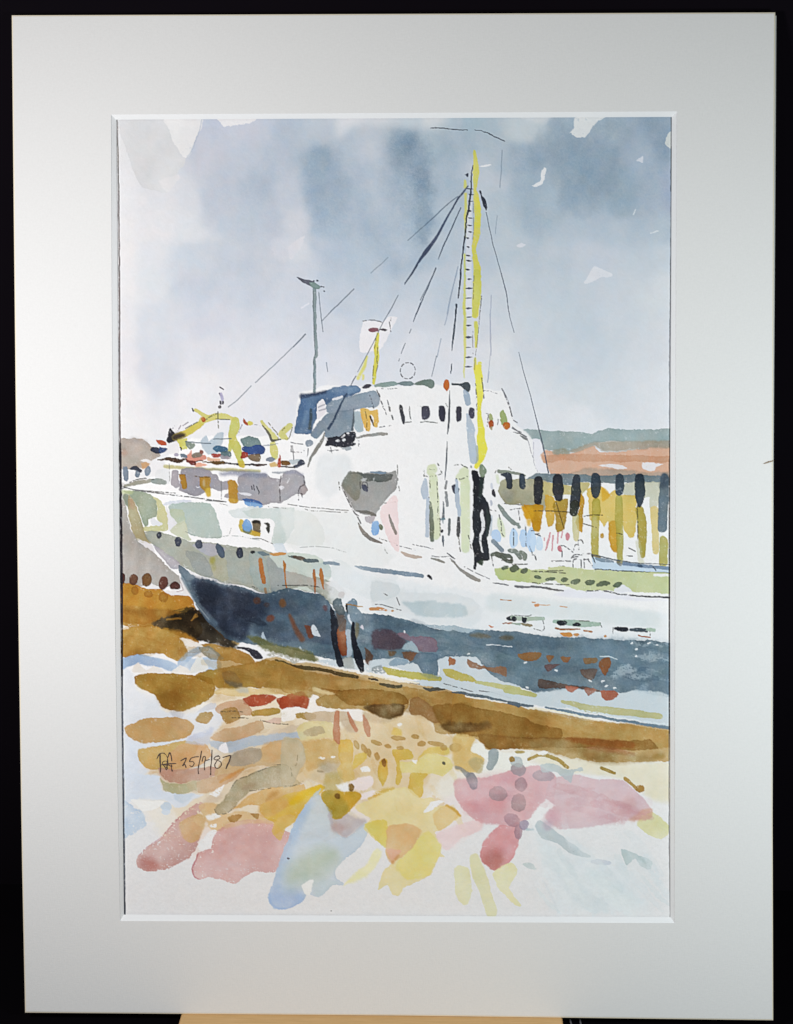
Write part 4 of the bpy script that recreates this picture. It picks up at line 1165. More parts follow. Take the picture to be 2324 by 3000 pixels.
P('c9b898', '640,350 780,330 760,440 700,440', a=.6, s=4, e=0)
P('aec3d9', '65,540 200,600 250,640 272,740 130,842 70,862', e=.12, v=.35, s=2, r=5, dry=.25)
O('b6cade', 460, 575, 52, 40, e=.1, v=.3)
O('c4d4e6', 460, 625, 40, 26, a=.8, e=.05)
P('bccbd8', '540,460 720,460 640,540 560,520', a=.6, s=4, e=0)
P('f0eae4', '135,505 300,520 440,530 380,590 250,620 200,570', e=0)
P('c89e97', '770,540 830,560 760,640 700,690 800,780 740,930 690,1032 560,1102 500,1130 330,1182 250,1160 180,1102 210,1030 300,940 400,870 500,740 620,630', e=.35, v=.22, dry=.3, r=5, hold=1)
P('b9918a', '470,1000 700,800 740,930 690,1032 560,1100 400,1160', s=10, a=.35, e=0, inside=1)
P('b4766f', '185,1100 230,1040 350,1060 390,1140 290,1186 230,1150', a=.8, s=12, e=.1, inside=1)
S('b0606e', '215,1020,5 300,935,5 400,865,4 520,735,4 620,635,3', a=.5, dry=.5, e=0)
P('d0ae7a', '580,720 750,640 822,680 800,800 760,872 680,902 620,862', e=.1, s=2)
P('d6b888', '760,560 900,540 1040,640 1150,610 1450,690 1460,730 1300,722 1030,722 960,802 880,790 820,700', e=.1, s=2)
P('ece4e2', '820,660 920,630 960,660 860,700', e=0, s=2)
P('ece6e4', '860,740 930,725 920,770 870,760', e=0, dry=.2)
P('f0ece8', '750,930 830,830 900,790 950,820 900,870 870,960 790,1000', e=0, dry=.15)
P('cda19d', '760,1000 870,960 880,900 900,850 1000,740 1300,690 1450,740 1620,850 1520,1100 1440,1182 1250,1170 1100,1282 950,1240 860,1222 760,1242 700,1182 710,1110', e=.28, v=.2, dry=.12)
O('b36f6c', 770, 1165, 80, 95, a=.8, s=14, e=0, inside=1)
O('b97a7a', 1040, 1215, 130, 80, a=.8, s=14, e=0, inside=1)
S('b05c66', '760,1010,4 705,1130,6 720,1210,6 770,1240,4', a=.6, e=0)
P('d8b894', '1020,720 1300,690 1450,690 1440,740 1300,720 1000,770', e=.05, s=4)
P('b2874a', '1028,670 1155,650 1110,712 1060,722', e=.15)
P('b2874a', '1235,638 1312,640 1300,690', e=.15)
P('d2ab6a', '1050,600 1120,560 1200,480 1400,400 1500,390 1720,370 1720,520 1480,600 1400,590 1250,560 1140,580', e=.12, v=.25)
S('bd8c44', '1380,530,8 1420,480,30 1480,440,14', s=4, a=.6, e=0)
P('b0a586', '905,600 1000,500 1060,400 1110,330 1250,270 1400,210 1560,190 1640,300 1690,360 1590,392 1400,400 1250,422 1150,500 1100,572 1020,632 940,642', e=.3, v=.3, g=.14)
O('a88e70', 1220, 390, 70, 26, -20, a=.6, s=5, e=0)
L('5a5444', '905,600 930,640 1020,635 1100,570|1060,400 1110,330 1200,295 1380,220|1230,430 1420,405|1440,190 1560,190 1600,240 1640,320|1540,380 1600,390 1700,360', w=1.2, br=.3)
P('f0ece8', '855,460 1000,372 940,480 870,470', e=0, dry=.15)
# right half, upper: golden sand
T(0, 0, 1)
P('b0853a', '640,1925 690,1910 745,1936 807,1926 861,1941 911,1941 985,1959 1047,1973 1120,1984 1174,1999 1274,2011 1323,2025 1363,2041 1485,2060 1551,2074 1755,2112 1975,2136 1975,2190 1800,2180 1600,2150 1400,2120 1250,2080 1100,2040 950,2030 800,2010 700,2000 640,1980', e=.12, v=.22, s=1.8, a=.7)
def bank(x, y):
    t = np.interp(x, [640, 985, 1323, 1551, 1960], [1940, 1965, 2030, 2082, 2142])
    b = np.interp(x, [640, 900, 1100, 1340, 1500, 1960], [2000, 2060, 2090, 2150, 2190, 2220])
    return t + 8 < y < b - 8


layer(301, 260, (640, 1940, 1960, 2220), lambda x, y: 12, 120, 11, ['b98f46', 'a87c34', '8d6526', 'c29a52', 'a3803e', '9a6c34'], .3, bank)
layer(304, 60, (900, 2120, 1400, 2420), lambda x, y: 60, 60, 10, ['d8bc7c', 'dcca8c', 'e2d6a4', 'd2b48c', 'cfa868', 'e6d9b8'], .36)
T(840, 1960, .31915)
P('d8bb86', '-30,640 100,640 440,600 680,440 900,470 1060,420 1280,450 1380,580 1600,650 1620,760 1300,760 1220,830 1150,900 1320,960 1250,1110 1100,1100 800,1110 780,1000 600,1010 500,1050 330,1050 200,1010 100,1060 -40,1070', e=.08, s=4, v=.2, a=.6)
P('efe9e4', '215,240 300,240 270,330 440,370 440,400 180,395 90,420 60,470 -40,480 -40,370 110,345 200,365', e=0)
P('eee6e0', '490,370 700,370 690,480 560,440', e=0)
P('ac8238', '-40,25 150,20 650,90 1060,160 1300,190 1700,262 1700,560 1500,595 1380,590 1350,480 1420,400 1350,350 1140,270 1110,350 1050,440 950,455 830,430 690,372 440,362 340,290 240,225 200,260 -40,200', e=.25, v=.2, a=.7)
P('916420', '280,170 480,200 760,180 1050,222 1112,300 1050,332 720,332 560,332 470,262', e=.25, v=.2)
P('674820', '715,335 1060,322 1065,420 950,455 830,432 760,390', e=.25, v=.4, s=2)
P('9f7440', '1140,280 1200,258 1330,330 1425,400 1435,470 1350,492 1240,430 1150,422 1120,350', e=.2, v=.2)
P('926826', '1345,345 1450,322 1700,322 1700,560 1500,562 1400,480', e=.15, v=.2, s=2)
P('694a1c', '1420,510 1520,470 1700,480 1700,582 1500,582', a=.85, s=6, e=0)
P('b08c48', '265,290 350,242 450,250 560,330 620,345 640,362 440,362 300,345', e=.25)
P('c9b28c', '700,390 830,430 950,455 1060,440 900,490 720,470', e=.1, s=3)
P('dfca92', '255,165 430,225 420,242 250,205', e=0, s=2)
P('b19350', '80,410 180,395 270,420 250,470 100,442', e=.2)
P('c9b496', '180,402 540,390 570,470 300,502 200,472', e=.12, v=.2)
P('dccf98', '90,540 180,480 400,490 440,560 430,620 150,652 110,620', e=.08)
P('c1b08c', '150,572 300,520 362,590 200,612', e=.1)
P('c9b69c', '500,470 620,470 650,570 560,580', e=.08, s=3)
P('cfac6a', '160,660 430,640 490,700 490,860 380,862 200,940 150,760', e=.1, s=3)
O('a3977e', 380, 900, 90, 60, a=.7, s=12, e=0)
P('c3b799', '-40,655 100,650 160,700 170,860 100,960 60,1062 -40,1075', e=.15, v=.2)
L('8a7e60', '100,790 90,880 40,900 50,1000|-20,1075 60,1070 150,1030', w=1.1, br=.3)
P('d8ae44', '490,660 600,655 605,850 500,862 478,780', e=.1)
P('d9b874', '490,770 600,770 605,850 500,862', a=.7, s=4, e=0)
P('dbbf5a', '632,790 740,775 700,860 612,925', e=.12)
P('d8bc72', '500,860 600,850 620,1010 520,1030 460,930', e=.06)
P('dbb850', '980,540 1050,555 1060,602 970,602', e=.06, s=2)
P('d3b248', '960,740 1140,740 1165,822 1045,842 1060,960 1045,1050 1020,1066 1000,1010 1005,860', e=.12, v=.2)
P('dccf84', '1045,852 1200,850 1300,780 1400,790 1500,820 1522,900 1430,982 1330,962 1260,1000 1250,1140 1150,960 1060,952', e=.12, v=.15)
P('d8bc58', '1200,850 1300,720 1480,720 1480,790 1300,780', e=.05, s=3)
P('d3b24a', '1150,960 1300,965 1260,1020 1250,1140 1220,1187 1150,1142 1122,1100', e=.22)
P('d0a838', '870,830 920,830 928,940 892,1077 842,1000 836,920', e=.22)
O('94652a', 893, 860, 22, 40, -8, e=.2)
P('f0e9ec', '688,912 750,893 772,940 690,952', e=0)
P('ead8d6', '610,1022 780,980 802,1050 700,1120 540,1092', e=.04, s=2)
P('ecd9d8', '690,1150 800,1120 820,1150 690,1200', e=.03, s=2)
P('f0ebec', '1157,840 1202,833 1190,877', e=0)
O('f0e8e2', 1040, 512, 26, 13, -8, e=0)
O('efe6de', 320, 815, 34, 11, e=0, dry=.2)
O('efe6de', 430, 810, 22, 9, e=0, dry=.2)
for x, y, rx, ry, rot in ((642, 695, 25, 44, -18), (710, 733, 24, 46, -25), (757, 773, 20, 40, -15), (832, 805, 22, 38, -18), (827, 680, 54, 22, 20), (930, 710, 32, 19, 5), (1045, 723, 38, 18, 8), (1025, 632, 66, 22, 2), (1183, 622, 36, 22, 5), (1240, 685, 42, 24, -5), (1370, 685, 76, 24, 8), (1440, 722, 34, 28, 0), (1550, 720, 60, 40, 8)):
    O('b68f48', x, y, rx, ry, rot, a=.8, e=.3)
for s in ('465,395,18 457,520,30 464,630,32 480,680,14', '565,400,10 600,490,20 637,558,18', '706,430,10 735,530,30 755,605,20'):
    S('c27f5e', s, e=.22, a=.9)
P('e4a93c', '-20,1040 200,1080 345,1040 320,1080 200,1200 100,1330 -30,1440', e=.05, a=.0)
S('8a7a5c', '290,940,10 330,945,8', a=.5, e=0, s=2)
P('ead9d4', '560,1280 640,1250 720,1330 760,1390 720,1400', a=.8, s=3, e=0)
# centre fan of yellow, blue and peach strokes
T(780, 2180, .36643)
P('d9b54a', '-40,480 100,440 190,390 300,370 420,320 475,340 430,400 330,465 250,592 170,662 60,722 70,640 -40,560', e=.12, v=.25)
P('d4ae70', '-60,480 120,420 190,470 80,560 -40,580', a=.7, s=4, e=0)
S('e0b920', '210,465,24 300,410,36 440,340,16', s=4, e=0)
P('d6b96e', '40,700 80,610 180,560 252,600 160,672 110,772', e=.12)
P('bac6d0', '440,350 425,400 480,455 520,600 580,722 660,742 800,620 815,700 750,822 570,972 560,1062 622,1125 530,1132 430,1222 350,1190 375,1085 290,1130 325,1200 290,1262 150,1322 60,1312 18,1230 60,1080 130,880 230,620 330,462', e=.4, v=.1, hold=1)
S('a8bdd6', '60,1200,50 110,1000,56 180,800,56 265,600,46 350,470,26', s=13, a=.75, e=0, inside=1)
O('94abd0', 150, 1235, 170, 90, a=.8, s=16, e=0, inside=1)
S('7f9fce', '22,1190,8 40,1280,10 90,1312,10 170,1318,8 260,1280,6', a=.5, s=3, e=0, inside=1)
O('b0bba2', 370, 980, 230, 120, -30, a=.75, s=20, e=0, inside=1)
S('b6c4c8', '420,1180,40 480,1130,40 560,1110,16', a=.8, s=5, e=.15, inside=1)
P('dddbd6', '285,1130 375,1080 360,1190 322,1200', e=0)
P('bbb2b6', '490,560 560,520 720,590 800,620 650,745 580,720 520,660', a=.85, s=4, e=.05, v=.3)
O('c0a29c', 570, 670, 50, 40, a=.6, s=7, e=0)
P('cba22a', '450,380 560,370 640,375 740,390 765,422 700,502 640,562 590,602 530,602 520,530 455,462', e=.22, v=.25)
P('a5953a', '455,390 560,380 640,470 660,530 590,600 530,590 470,470', a=.7, s=5, e=0)
P('b7a45a', '470,240 590,230 600,330 560,400 470,380', a=.7, s=5, e=.05)
O('7e6028', 572, 416, 24, 24, e=.2)
O('8e6a2c', 680, 347, 24, 34, -10, e=.25)
P('f0eaf0', '560,330 650,310 660,372 610,370', e=0, s=2)
P('e2d8a6', '880,840 930,870 880,980 800,1060 620,1130 700,1040 800,960', e=.05, s=4, a=.85)
P('dbcd96', '725,490 870,430 905,390 1000,355 1140,350 1230,430 1345,430 1330,500 1270,545 1430,490 1552,562 1540,592 1420,680 1350,702 1412,790 1395,860 1430,905 1375,905 1330,1032 1250,1082 1100,1152 1060,1212 1010,1202 970,1122 890,1160 950,1002 1000,952 960,880 960,822 880,772 785,680 790,640 830,592 735,540', e=.15, v=.12)
P('d6c666', '785,645 930,600 975,660 960,832 880,762', e=.12, s=2)
P('d9ce80', '1050,950 1180,800 1300,690 1405,832 1360,940 1300,1052 1130,1082 1040,992', e=.1, s=3, a=.85)
P('d7b282', '978,660 1150,640 1250,700 1140,852 1010,950 960,882', e=.12, s=2, a=.9)
P('dba898', '965,840 1080,850 1010,945', a=.7, s=4, e=.1)
S('c88e50', '1010,945,10 1060,890,8', a=.6, s=3, e=0)
P('dabd82', '1340,560 1440,490 1552,562 1400,692 1350,642', e=.1, s=2)
S('cc9c38', '1440,490,10 1500,520,12 1552,572,10', s=3, a=.8, e=0)
S('cda638', '870,410,16 940,370,16 1020,352,10', s=4, a=.8, e=0, dry=.3)
S('cfa94a', '820,440,8 900,400,10', s=3, a=.7, e=0)
P('dfc6c6', '1360,720 1500,660 1720,590 1720,690 1580,742 1450,852 1400,800', e=.06, s=3, a=.9)
P('f0e2e4', '1262,550 1320,460 1420,450 1340,520', e=0)
O('5c5c50', 1420, 152, 16, 14, e=0)
O('4a3a44', 180, 912, 10, 8, e=0)
O('6a6a6a', 522, 1328, 5, 5, e=0)
# right: ochre bank, pink pools, slate marks
T(1340, 2020, .37825)
P('e2dbc2', '560,490 900,540 1400,570 1660,575 1660,860 1500,850 1300,700 1000,650 800,650 600,560', e=0, s=7, a=.9)
P('b98d3e', '-30,20 100,60 300,90 560,150 900,230 1200,262 1660,330 1660,545 1500,560 1100,562 900,532 640,472 400,462 220,462 150,380 -30,335', e=.15, v=.2, a=.7)
P('966c28', '-30,110 200,150 400,185 540,220 610,270 800,300 802,380 600,382 300,372 -30,335', e=.2, v=.2)
P('6a4a1e', '-20,270 120,262 240,248 255,300 120,332 -20,325', a=.85, s=5, e=0)
P('94692a', '165,345 500,370 860,370 1300,400 1480,385 1555,455 1400,472 1000,452 700,452 400,462 230,455', e=.12, v=.2)
S('99581f', '850,385,16 1100,410,30 1350,432,24', a=.8, s=4, e=0)
S('a3623a', '1010,455,10 1190,470,24 1360,505,18', a=.7, s=4, e=0)
P('9f8248', '560,400 800,385 990,450 1200,482 1450,500 1600,500 1500,552 1200,572 900,532 600,462', a=.8, s=9, e=.05, v=.4)
P('d6b66c', '-30,350 130,370 110,450 210,540 160,640 60,642 -30,590', e=.06, s=3)
P('f0eae0', '130,420 200,420 230,470 320,480 420,490 560,480 560,560 600,590 420,640 200,690 150,640 230,560 180,510 110,470', e=0, s=2)
P('b9ad7e', '80,560 150,525 210,560 190,640 150,650', a=.8, s=3, e=.1)
S('9ba6a8', '282,500,42 275,550,36 255,600,28', e=.25)
P('d6a6aa', '-20,700 100,690 200,682 400,630 560,592 640,600 760,680 740,900 690,850 640,900 560,1000 480,1022 400,1050 180,1032 50,930 -20,830', e=.1, v=.2, s=2.5)
P('d4b6bb', '720,700 900,660 1080,690 1280,702 1400,800 1495,910 1490,1000 1280,1012 1100,1052 800,1082 680,990 745,900 690,850', e=.12, v=.15, s=2)
O('d4949a', 220, 880, 160, 70, a=.65, s=22, e=0)
O('d79ba2', 350, 700, 200, 50, a=.5, s=20, e=0)
O('d294a2', 740, 980, 60, 50, a=.5, s=14, e=0)
O('cfa4a2', 1330, 890, 60, 60, a=.6, s=10, e=0)
P('d5979a', '330,1052 400,1050 480,1030 482,1160 432,1290 400,1342 290,1402 210,1352 180,1282 200,1182', e=.45, v=.2, hold=1)
O('b06c62', 270, 1330, 100, 80, -30, a=.75, s=14, e=0, inside=1)
P('efefec', '560,1000 660,880 700,855 745,900 680,960 620,1040 600,1080', e=0, s=2, a=.9)
for x, y, rx, ry, rot, c in ((117, 710, 40, 70, -22, '84848c'), (315, 808, 72, 60, 10, 'ac9498'), (492, 735, 46, 58, 0, 'ad9096'), (475, 877, 60, 70, -10, 'aa9498'), (665, 668, 84, 42, 5, 'ae9fa8'), (475, 620, 60, 48, 10, 'a5999f'), (460, 560, 50, 40, 25, 'b7c0c0'), (425, 1010, 66, 48, 30, 'b48f98'), (475, 1100, 30, 60, 0, 'b0929c'), (515, 1050, 36, 40, 0, '9c90a6')):
    O(c, x, y, rx, ry, rot, e=.22, a=.9)
S('a8bcc2', '540,1085,10 590,1085,6', a=.8, s=2, e=0)
S('8d9296', '-10,600,12 40,620,14 80,660,20', a=.8, e=.15)
P('b8c3c6', '640,590 740,570 860,620 960,600 972,632 900,642 880,722 830,690 760,642 660,642', e=.12)
P('d1cea2', '-20,1380 40,1360 95,1400 112,1540 90,1650 40,1660 -10,1580', e=.08)
S('d0cda2', '135,1310,40 170,1430,54 215,1560,46 265,1720,44', e=.08)
P('d5d0a0', '275,1420 420,1335 465,1420 400,1540 495,1670 440,1665 325,1540', e=.08)
P('d2dade', '600,1090 700,1170 900,1270 1180,1300 1330,1400 1420,1560 1480,1720 780,1720 720,1540 650,1380', e=.02, s=22, a=.8, v=.25, r=12)
P('ccd5d8', '620,1110 680,1180 850,1330 1050,1560 1180,1720 1000,1720 820,1500 660,1320', e=.1, s=8, a=.7, v=.25, r=10)
P('ced8da', '1000,1380 1200,1480 1400,1640 1400,1720 1240,1720 1080,1540', e=.1, s=10, a=.65, v=.25, r=10)
S('c4ccd2', '660,1480,6 720,1580,8 780,1720,8', e=0, a=.5, s=4)
S('b3c0c4', '640,1050,36 690,1110,54 790,1160,34 880,1230,36 950,1270,22 1025,1292,8', e=.12)
O('b8a4b4', 700, 1050, 40, 40, a=.6, s=4, e=0)
P('b8c6c6', '1268,1235 1400,1280 1510,1330 1485,1392 1420,1362 1380,1310 1310,1362', e=.1)
O('c2c8d2', 1110, 1338, 80, 22, 3, e=.1)
P('bac6c6', '505,1352 570,1340 612,1392 560,1392', e=.1)
P('d7d4a2', '1388,1032 1500,950 1645,1050 1620,1130 1570,1162 1450,1112', e=.1)
P('d6ac98', '1328,1010 1440,930 1505,920 1490,1005', a=.85, s=3, e=.06)
S('a6873a', '555,540,12 620,510,14 690,510,14 780,545,14 855,600,14', e=.15)
S('a6873a', '1115,605,12 1170,630,14 1222,652,12', e=.15)
S('b0883c', '1300,690,16 1360,735,12 1385,765,12', e=.15)
O('a87c34', 1415, 768, 36, 28, 20, e=.15)
O('b39a58', 485, 485, 40, 12, e=.1)
O('a8803a', 425, 540, 24, 22, e=.15)
O('b0904a', 1560, 520, 50, 24, a=.7, s=3, e=0)
P('f2ece6', '620,485 700,480 690,505 640,510', e=0)
layer(302, 26, (380, 1830, 640, 2060), lambda x, y: 8, 90, 12, ['b98430', '9c6c20', 'a87a2c'], .25, lambda x, y: 1860 < y < 1925 or (1985 < y < 2060 and x > 470))
layer(305, 30, (1380, 2290, 1900, 2410), lambda x, y: 8, 110, 13, ['d2a4aa', 'd9b4b8', 'cc9ca0', 'dcc2c6'], .28, lambda x, y: 2290 + (x - 1400) * .05 < y < 2400)
layer(306, 18, (1600, 2480, 1940, 2680), lambda x, y: 50, 130, 12, ['cfd8dc', 'd6dcdf', 'c8d3d6'], .4)
T(840, 1960, .31915)
P('5f441e', '735,345 900,335 1062,330 1060,420 950,450 840,428', a=.75, s=2.5, v=.4)
P('64471c', '1425,520 1540,490 1700,490 1760,520 1700,575 1500,575', a=.7, s=5, v=.4)
style.update(soft=0, clear=0, vary=1.0, grey=.07)
# ---- hull below the waterline
T(0, 0, 1)
P('5b707e', '524,1656 552,1672 563,1692 613,1698 663,1713 720,1722 762,1739 794,1735 839,1724 874,1729 923,1741 938,1741 963,1762 980,1789 1020,1795 1065,1799 1100,1798 1167,1809 1236,1829 1286,1844 1340,1849 1375,1855 1395,1845 1450,1847 1520,1851 1568,1859 1622,1867 1755,1870 1838,1877 1970,1885 1970,2042 1869,2022 1812,2032 1755,2025 1680,2022 1619,2024 1565,2027 1520,2011 1470,1996 1447,1985 1413,1948 1388,1924 1340,1926 1306,1926 1284,1934 1200,1945 1100,1936 1040,1930 978,1934 923,1921 819,1893 760,1890 700,1882 660,1868 613,1825 575,1770 545,1710', e=.3, v=.4, g=.1, sub=2, hold=1)
P('242a3a', '560,1694 613,1700 663,1715 740,1736 770,1760 780,1800 740,1830 720,1872 670,1868 620,1825 585,1770', e=.1, s=14, v=.4, r=6, a=.86)
P('2f3c50', '740,1740 800,1738 930,1745 975,1790 1000,1860 980,1920 900,1900 800,1880 740,1840 760,1790', e=0, s=16, a=.5, r=8)
P('627a87', '1300,1848 1400,1850 1640,1870 1960,1890 1960,1990 1800,1980 1560,1990 1440,1940 1330,1900', e=0, s=14, a=.6, r=8)
P('7990a0', '1700,1880 1965,1888 1965,2035 1800,2000', e=0, s=20, a=.5, r=8)
P('6b8390', '1180,1815 1260,1840 1300,1900 1240,1930 1190,1880', e=0, s=12, a=.6, r=8, inside=1)
P('44596a', '1090,1800 1180,1815 1230,1835 1180,1870 1090,1850', e=0, s=10, a=.6, r=8, inside=1)
P('3f5465', '860,1730 940,1748 975,1800 960,1850 900,1800', e=0, s=12, a=.55, r=8, inside=1)
P('4a6072', '1360,1856 1420,1848 1640,1868 1640,1900 1420,1905', e=0, s=12, a=.5, r=8, inside=1)
P('7d939f', '1440,1990 1560,1960 1700,1990 1760,2020 1600,2024 1470,1998', e=0, s=14, a=.4, r=8, inside=1)
T(700, 1640, .24823)
P('566c7c', '380,620 560,640 730,690 800,640 870,600 880,700 700,760 480,720', e=0, s=8, a=.7)
P('4e6676', '700,400 850,420 900,480 700,520 640,460', e=0, s=8, a=.6)
def side(x, y):
    return np.interp(x, [600, 760, 980, 1100, 1290, 1520, 1960], [1720, 1745, 1800, 1805, 1850, 1856, 1890]) + 8 < y < np.interp(x, [600, 700, 980, 1290, 1400, 1480, 1960], [1800, 1870, 1925, 1925, 1920, 1985, 2030]) - 10


layer(307, 120, (620, 1720, 1960, 2030), lambda x, y: 8, 120, 13, ['5f7682', '526876', '6d8590', '64808a', '5a6a7c', '496072'], .3, lambda x, y: x > 800 and side(x, y))
layer(308, 24, (600, 1720, 800, 1870), lambda x, y: 25, 70, 12, ['2c3444', '343f50', '232838'], .35, side)
T(340, 1400, .24823)
P('6d7c88', '735,1030 850,1090 930,1170 850,1230 770,1160', e=.25)
S('5d6e7c', '790,1190,20 880,1330,24 960,1480,30 1100,1640,34 1180,1720,30', e=.1, s=4, a=.8)
L('90a0a8', '770,1150 850,1300 920,1450 1010,1560 1100,1670', w=1.6, a=.6)
P('e4e2e4', '870,1095 910,1100 930,1130 890,1135', e=0)
S('dfe3e6', '925,1470,10 940,1510,10 970,1550,10', e=0)
T(700, 1640, .24823)
for x, y, rx, ry, c, a in ((220, 480, 46, 42, '5c3a2c', .8), (515, 510, 38, 50, '7c5430', .85), (375, 695, 46, 40, '70402f', .85), (1025, 570, 26, 40, '5a3c40', .8), (325, 525, 30, 30, '523c38', .6)):
    O(c, x, y, rx, ry, -15, a=a, s=4, e=0)
S('6e4632', '600,655,18 670,820,30 740,930,34', a=.85, s=5, e=0)
P('6c3c2a', '780,780 840,790 880,900 830,925', a=.9, s=2.5, e=.1)
P('d2dae2', '890,765 930,830 965,905 880,880 850,800', e=0, r=3)
P('b2c2ce', '290,850 325,965 260,905', e=0)
P('b2c2ce', '720,1025 765,1085 705,1050', e=0)
P('69693c', '100,910 250,920 400,1000 600,1020 850,1100 930,1195 700,1165 500,1120 300,1060', a=.85, s=5, e=0, v=.5, r=5)
P('c9d3d8', '930,1190 1100,1180 1200,1170 1330,1150 1500,1230 1700,1180 1800,1250 1700,1350 1480,1320 1200,1270 1000,1240', e=.1, dry=.35)
P('a3a9a6', '1240,1160 1340,1150 1360,1290 1230,1270', a=.8, s=3)
P('b4b4a8', '330,1130 420,1090 540,1110 620,1150 720,1180 640,1230 560,1170 400,1150', e=0, dry=.6, s=2)
P('1c1f28', '1085,560 1120,600 1170,720 1180,850 1160,950 1200,1080 1230,1200 1238,1262 1180,1265 1150,1180 1110,1000 1085,800', e=.05)
P('8a4a2a', '1175,800 1260,700 1262,850 1282,1060 1270,1130 1222,1130 1180,1050 1160,920', e=.25, v=.4)
P('61564f', '1160,620 1260,660 1262,830 1190,850 1170,740', a=.9, s=4, e=.1)
P('59676d', '1108,480 1150,450 1200,460 1230,540 1258,640 1190,650 1120,570', e=.3)
P('a8b7c4', '1265,850 1322,840 1332,1130 1270,1140 1285,1000', e=.1)
P('798c99', '1285,500 1350,455 1395,490 1402,560 1452,640 1462,720 1330,720 1280,600', e=.3)
P('d8e0e8', '1285,660 1310,650 1335,740 1320,760', e=0)
P('1a1c22', '1262,520 1292,530 1285,640 1268,600', e=0)
S('a8783c', '1280,525,8 1360,535,8 1460,555,5', e=0, a=.8)
P('706a52', '1370,740 1410,760 1420,880 1390,940 1375,860', a=.8, s=3)
S('14161f', '1346,750,16 1352,880,26 1370,1000,34 1400,1120,48 1430,1220,46 1452,1310,26', e=.05, r=2)
P('5c4436', '1480,1040 1540,1080 1582,1140 1560,1245 1500,1222', a=.9, s=2, e=.2)
P('d6d2dc', '1425,790 1455,765 1475,815 1440,812', e=0)
T(1100, 1680, .24823)
P('4d3c46', '-30,690 150,655 260,720 370,800 300,890 120,900 -30,875', a=.8, s=5, e=.1, r=4)
P('806876', '258,725 345,695 420,740 650,745 720,800 732,900 700,925 550,930 480,900 400,800', e=.2, a=.85)
P('9fb3bc', '310,890 410,795 460,820 502,930 420,915', e=.1)
P('6a5036', '150,915 240,920 220,970 170,982', a=.85, s=3)
P('744f36', '310,930 510,940 517,1000 400,1032 350,1000', a=.9, s=2.5, e=.2)
P('c5d0d6', '-60,1035 180,1005 330,1000 420,1050 480,1062 560,1175 400,1150 200,1105 80,1100 -60,1130', e=.1)
P('c3ced4', '735,1060 740,1020 830,990 1160,980 1260,1080 1400,1230 1490,1275 1700,1335 1700,1520 1300,1440 900,1380 400,1280 740,1220', e=.1)
P('89a0b0', '160,1080 175,1040 250,1005 350,1010 380,1060 210,1098', e=.2)
P('5c7282', '500,940 720,950 738,1060 725,1195 560,1182 480,1060 385,1055 440,1020', e=.2)
P('a5663f', '875,990 955,1030 940,1080 880,1082', e=.25)
P('8a644a', '1085,1015 1250,1085 1330,1108 1500,1095 1552,1130 1545,1222 1450,1190 1300,1130 1130,1118 1085,1070', e=.25)
O('625a48', 1240, 735, 120, 26, 4, a=.8, s=5, e=0)
O('5c5648', 1550, 760, 90, 32, 2, a=.8, s=5, e=0)
S('dde6ec', '1310,838,5 1400,845,6 1480,852,4', e=0)
S('dde6ec', '1495,858,4 1615,868,7', e=0)
S('dde6ec', '1085,955,6 1110,945,10', e=0)
O('e2e8ec', 347, 688, 9, 16, e=0)
P('a1b4bf', '570,602 900,617 1180,662 1110,702 1000,690 780,662', e=.12)
S('c6874e', '-50,420,20 60,415,18 140,430,8', e=.15, dry=.2)
O('b98a5a', 200, 438, 16, 14, e=.1)
P('c4724a', '1345,612 1410,625 1370,642', e=.1)
S('b88458', '1475,310,9 1530,316,3 1600,320,9', e=.1)
O('22242c', 1605, 535, 62, 30, e=.1)
S('9a5a3c', '1508,590,8 1615,592,8', e=.1)
P('b4ab4c', '90,1105 250,1135 450,1160 550,1185 772,1215 762,1270 600,1265 300,1222 140,1185', e=.2, v=.25)
P('7a8674', '520,1180 740,1190 740,1240 600,1240', a=.5, s=4, e=0)
P('b6ab52', '790,1120 900,1125 1020,1170 1120,1205 1190,1280 1000,1270 850,1212', e=.25)
S('b7b674', '1190,1285,16 1400,1320,28 1692,1375,32', e=.15)
P('8f979a', '-30,1120 70,1095 120,1150 110,1180 -30,1170', a=.8, s=2, dry=.3)
L('4a4a4c', '0,365 100,375 300,435|250,285 285,370|100,235 150,270|810,1300 1000,1355 1150,1395|1230,1385 1400,1410 1600,1470', w=1.4, br=.3)
T(1500, 1680, .28369)
P('c4cfd5', '-300,1240 -100,1210 230,1215 420,1205 560,1185 900,1212 1100,1240 1300,1200 1640,1270 1640,1570 1300,1520 1000,1470 600,1400 200,1360 -300,1290', e=.05, s=3, v=.06)
S('b4b370', '-60,1205,30 100,1230,30 235,1255,24', e=.15)
S('b8b682', '520,1325,16 650,1350,26 800,1395,38 1000,1415,36 1200,1435,36 1530,1475,30', e=.15)
S('aab9a8', '0,460,20 140,468,22 320,468,18', e=.2)
O('22242c', 20, 472, 28, 24, e=.1)
P('22242c', '100,450 150,455 138,505 108,505', e=.1)
P('85785a', '80,512 200,520 222,540 150,552', e=.15)
S('93a394', '0,520,8 80,525,12', e=.1)
S('9db5a6', '440,495,16 560,502,28 700,520,34 800,520,26 900,525,18', e=.2)
O('20222a', 522, 507, 54, 27, e=.1)
O('20222c', 668, 527, 40, 20, e=.1)
S('965c34', '455,565,10 530,575,12 700,578,5', e=.1)
S('a86a3a', '745,590,9 825,600,10', e=.1)
P('cc843a', '495,620 600,612 625,650 550,658', e=.2)
O('c48a50', 665, 637, 32, 16, e=.1)
O('c48a50', 968, 645, 14, 12, e=.1)
S('1f212b', '1065,568,14 1120,572,24 1180,576,22', e=.1)
S('3f4c56', '1225,578,14 1300,585,20 1390,592,18', e=.2)
S('aac0b0', '1400,578,14 1470,585,18', e=.1)
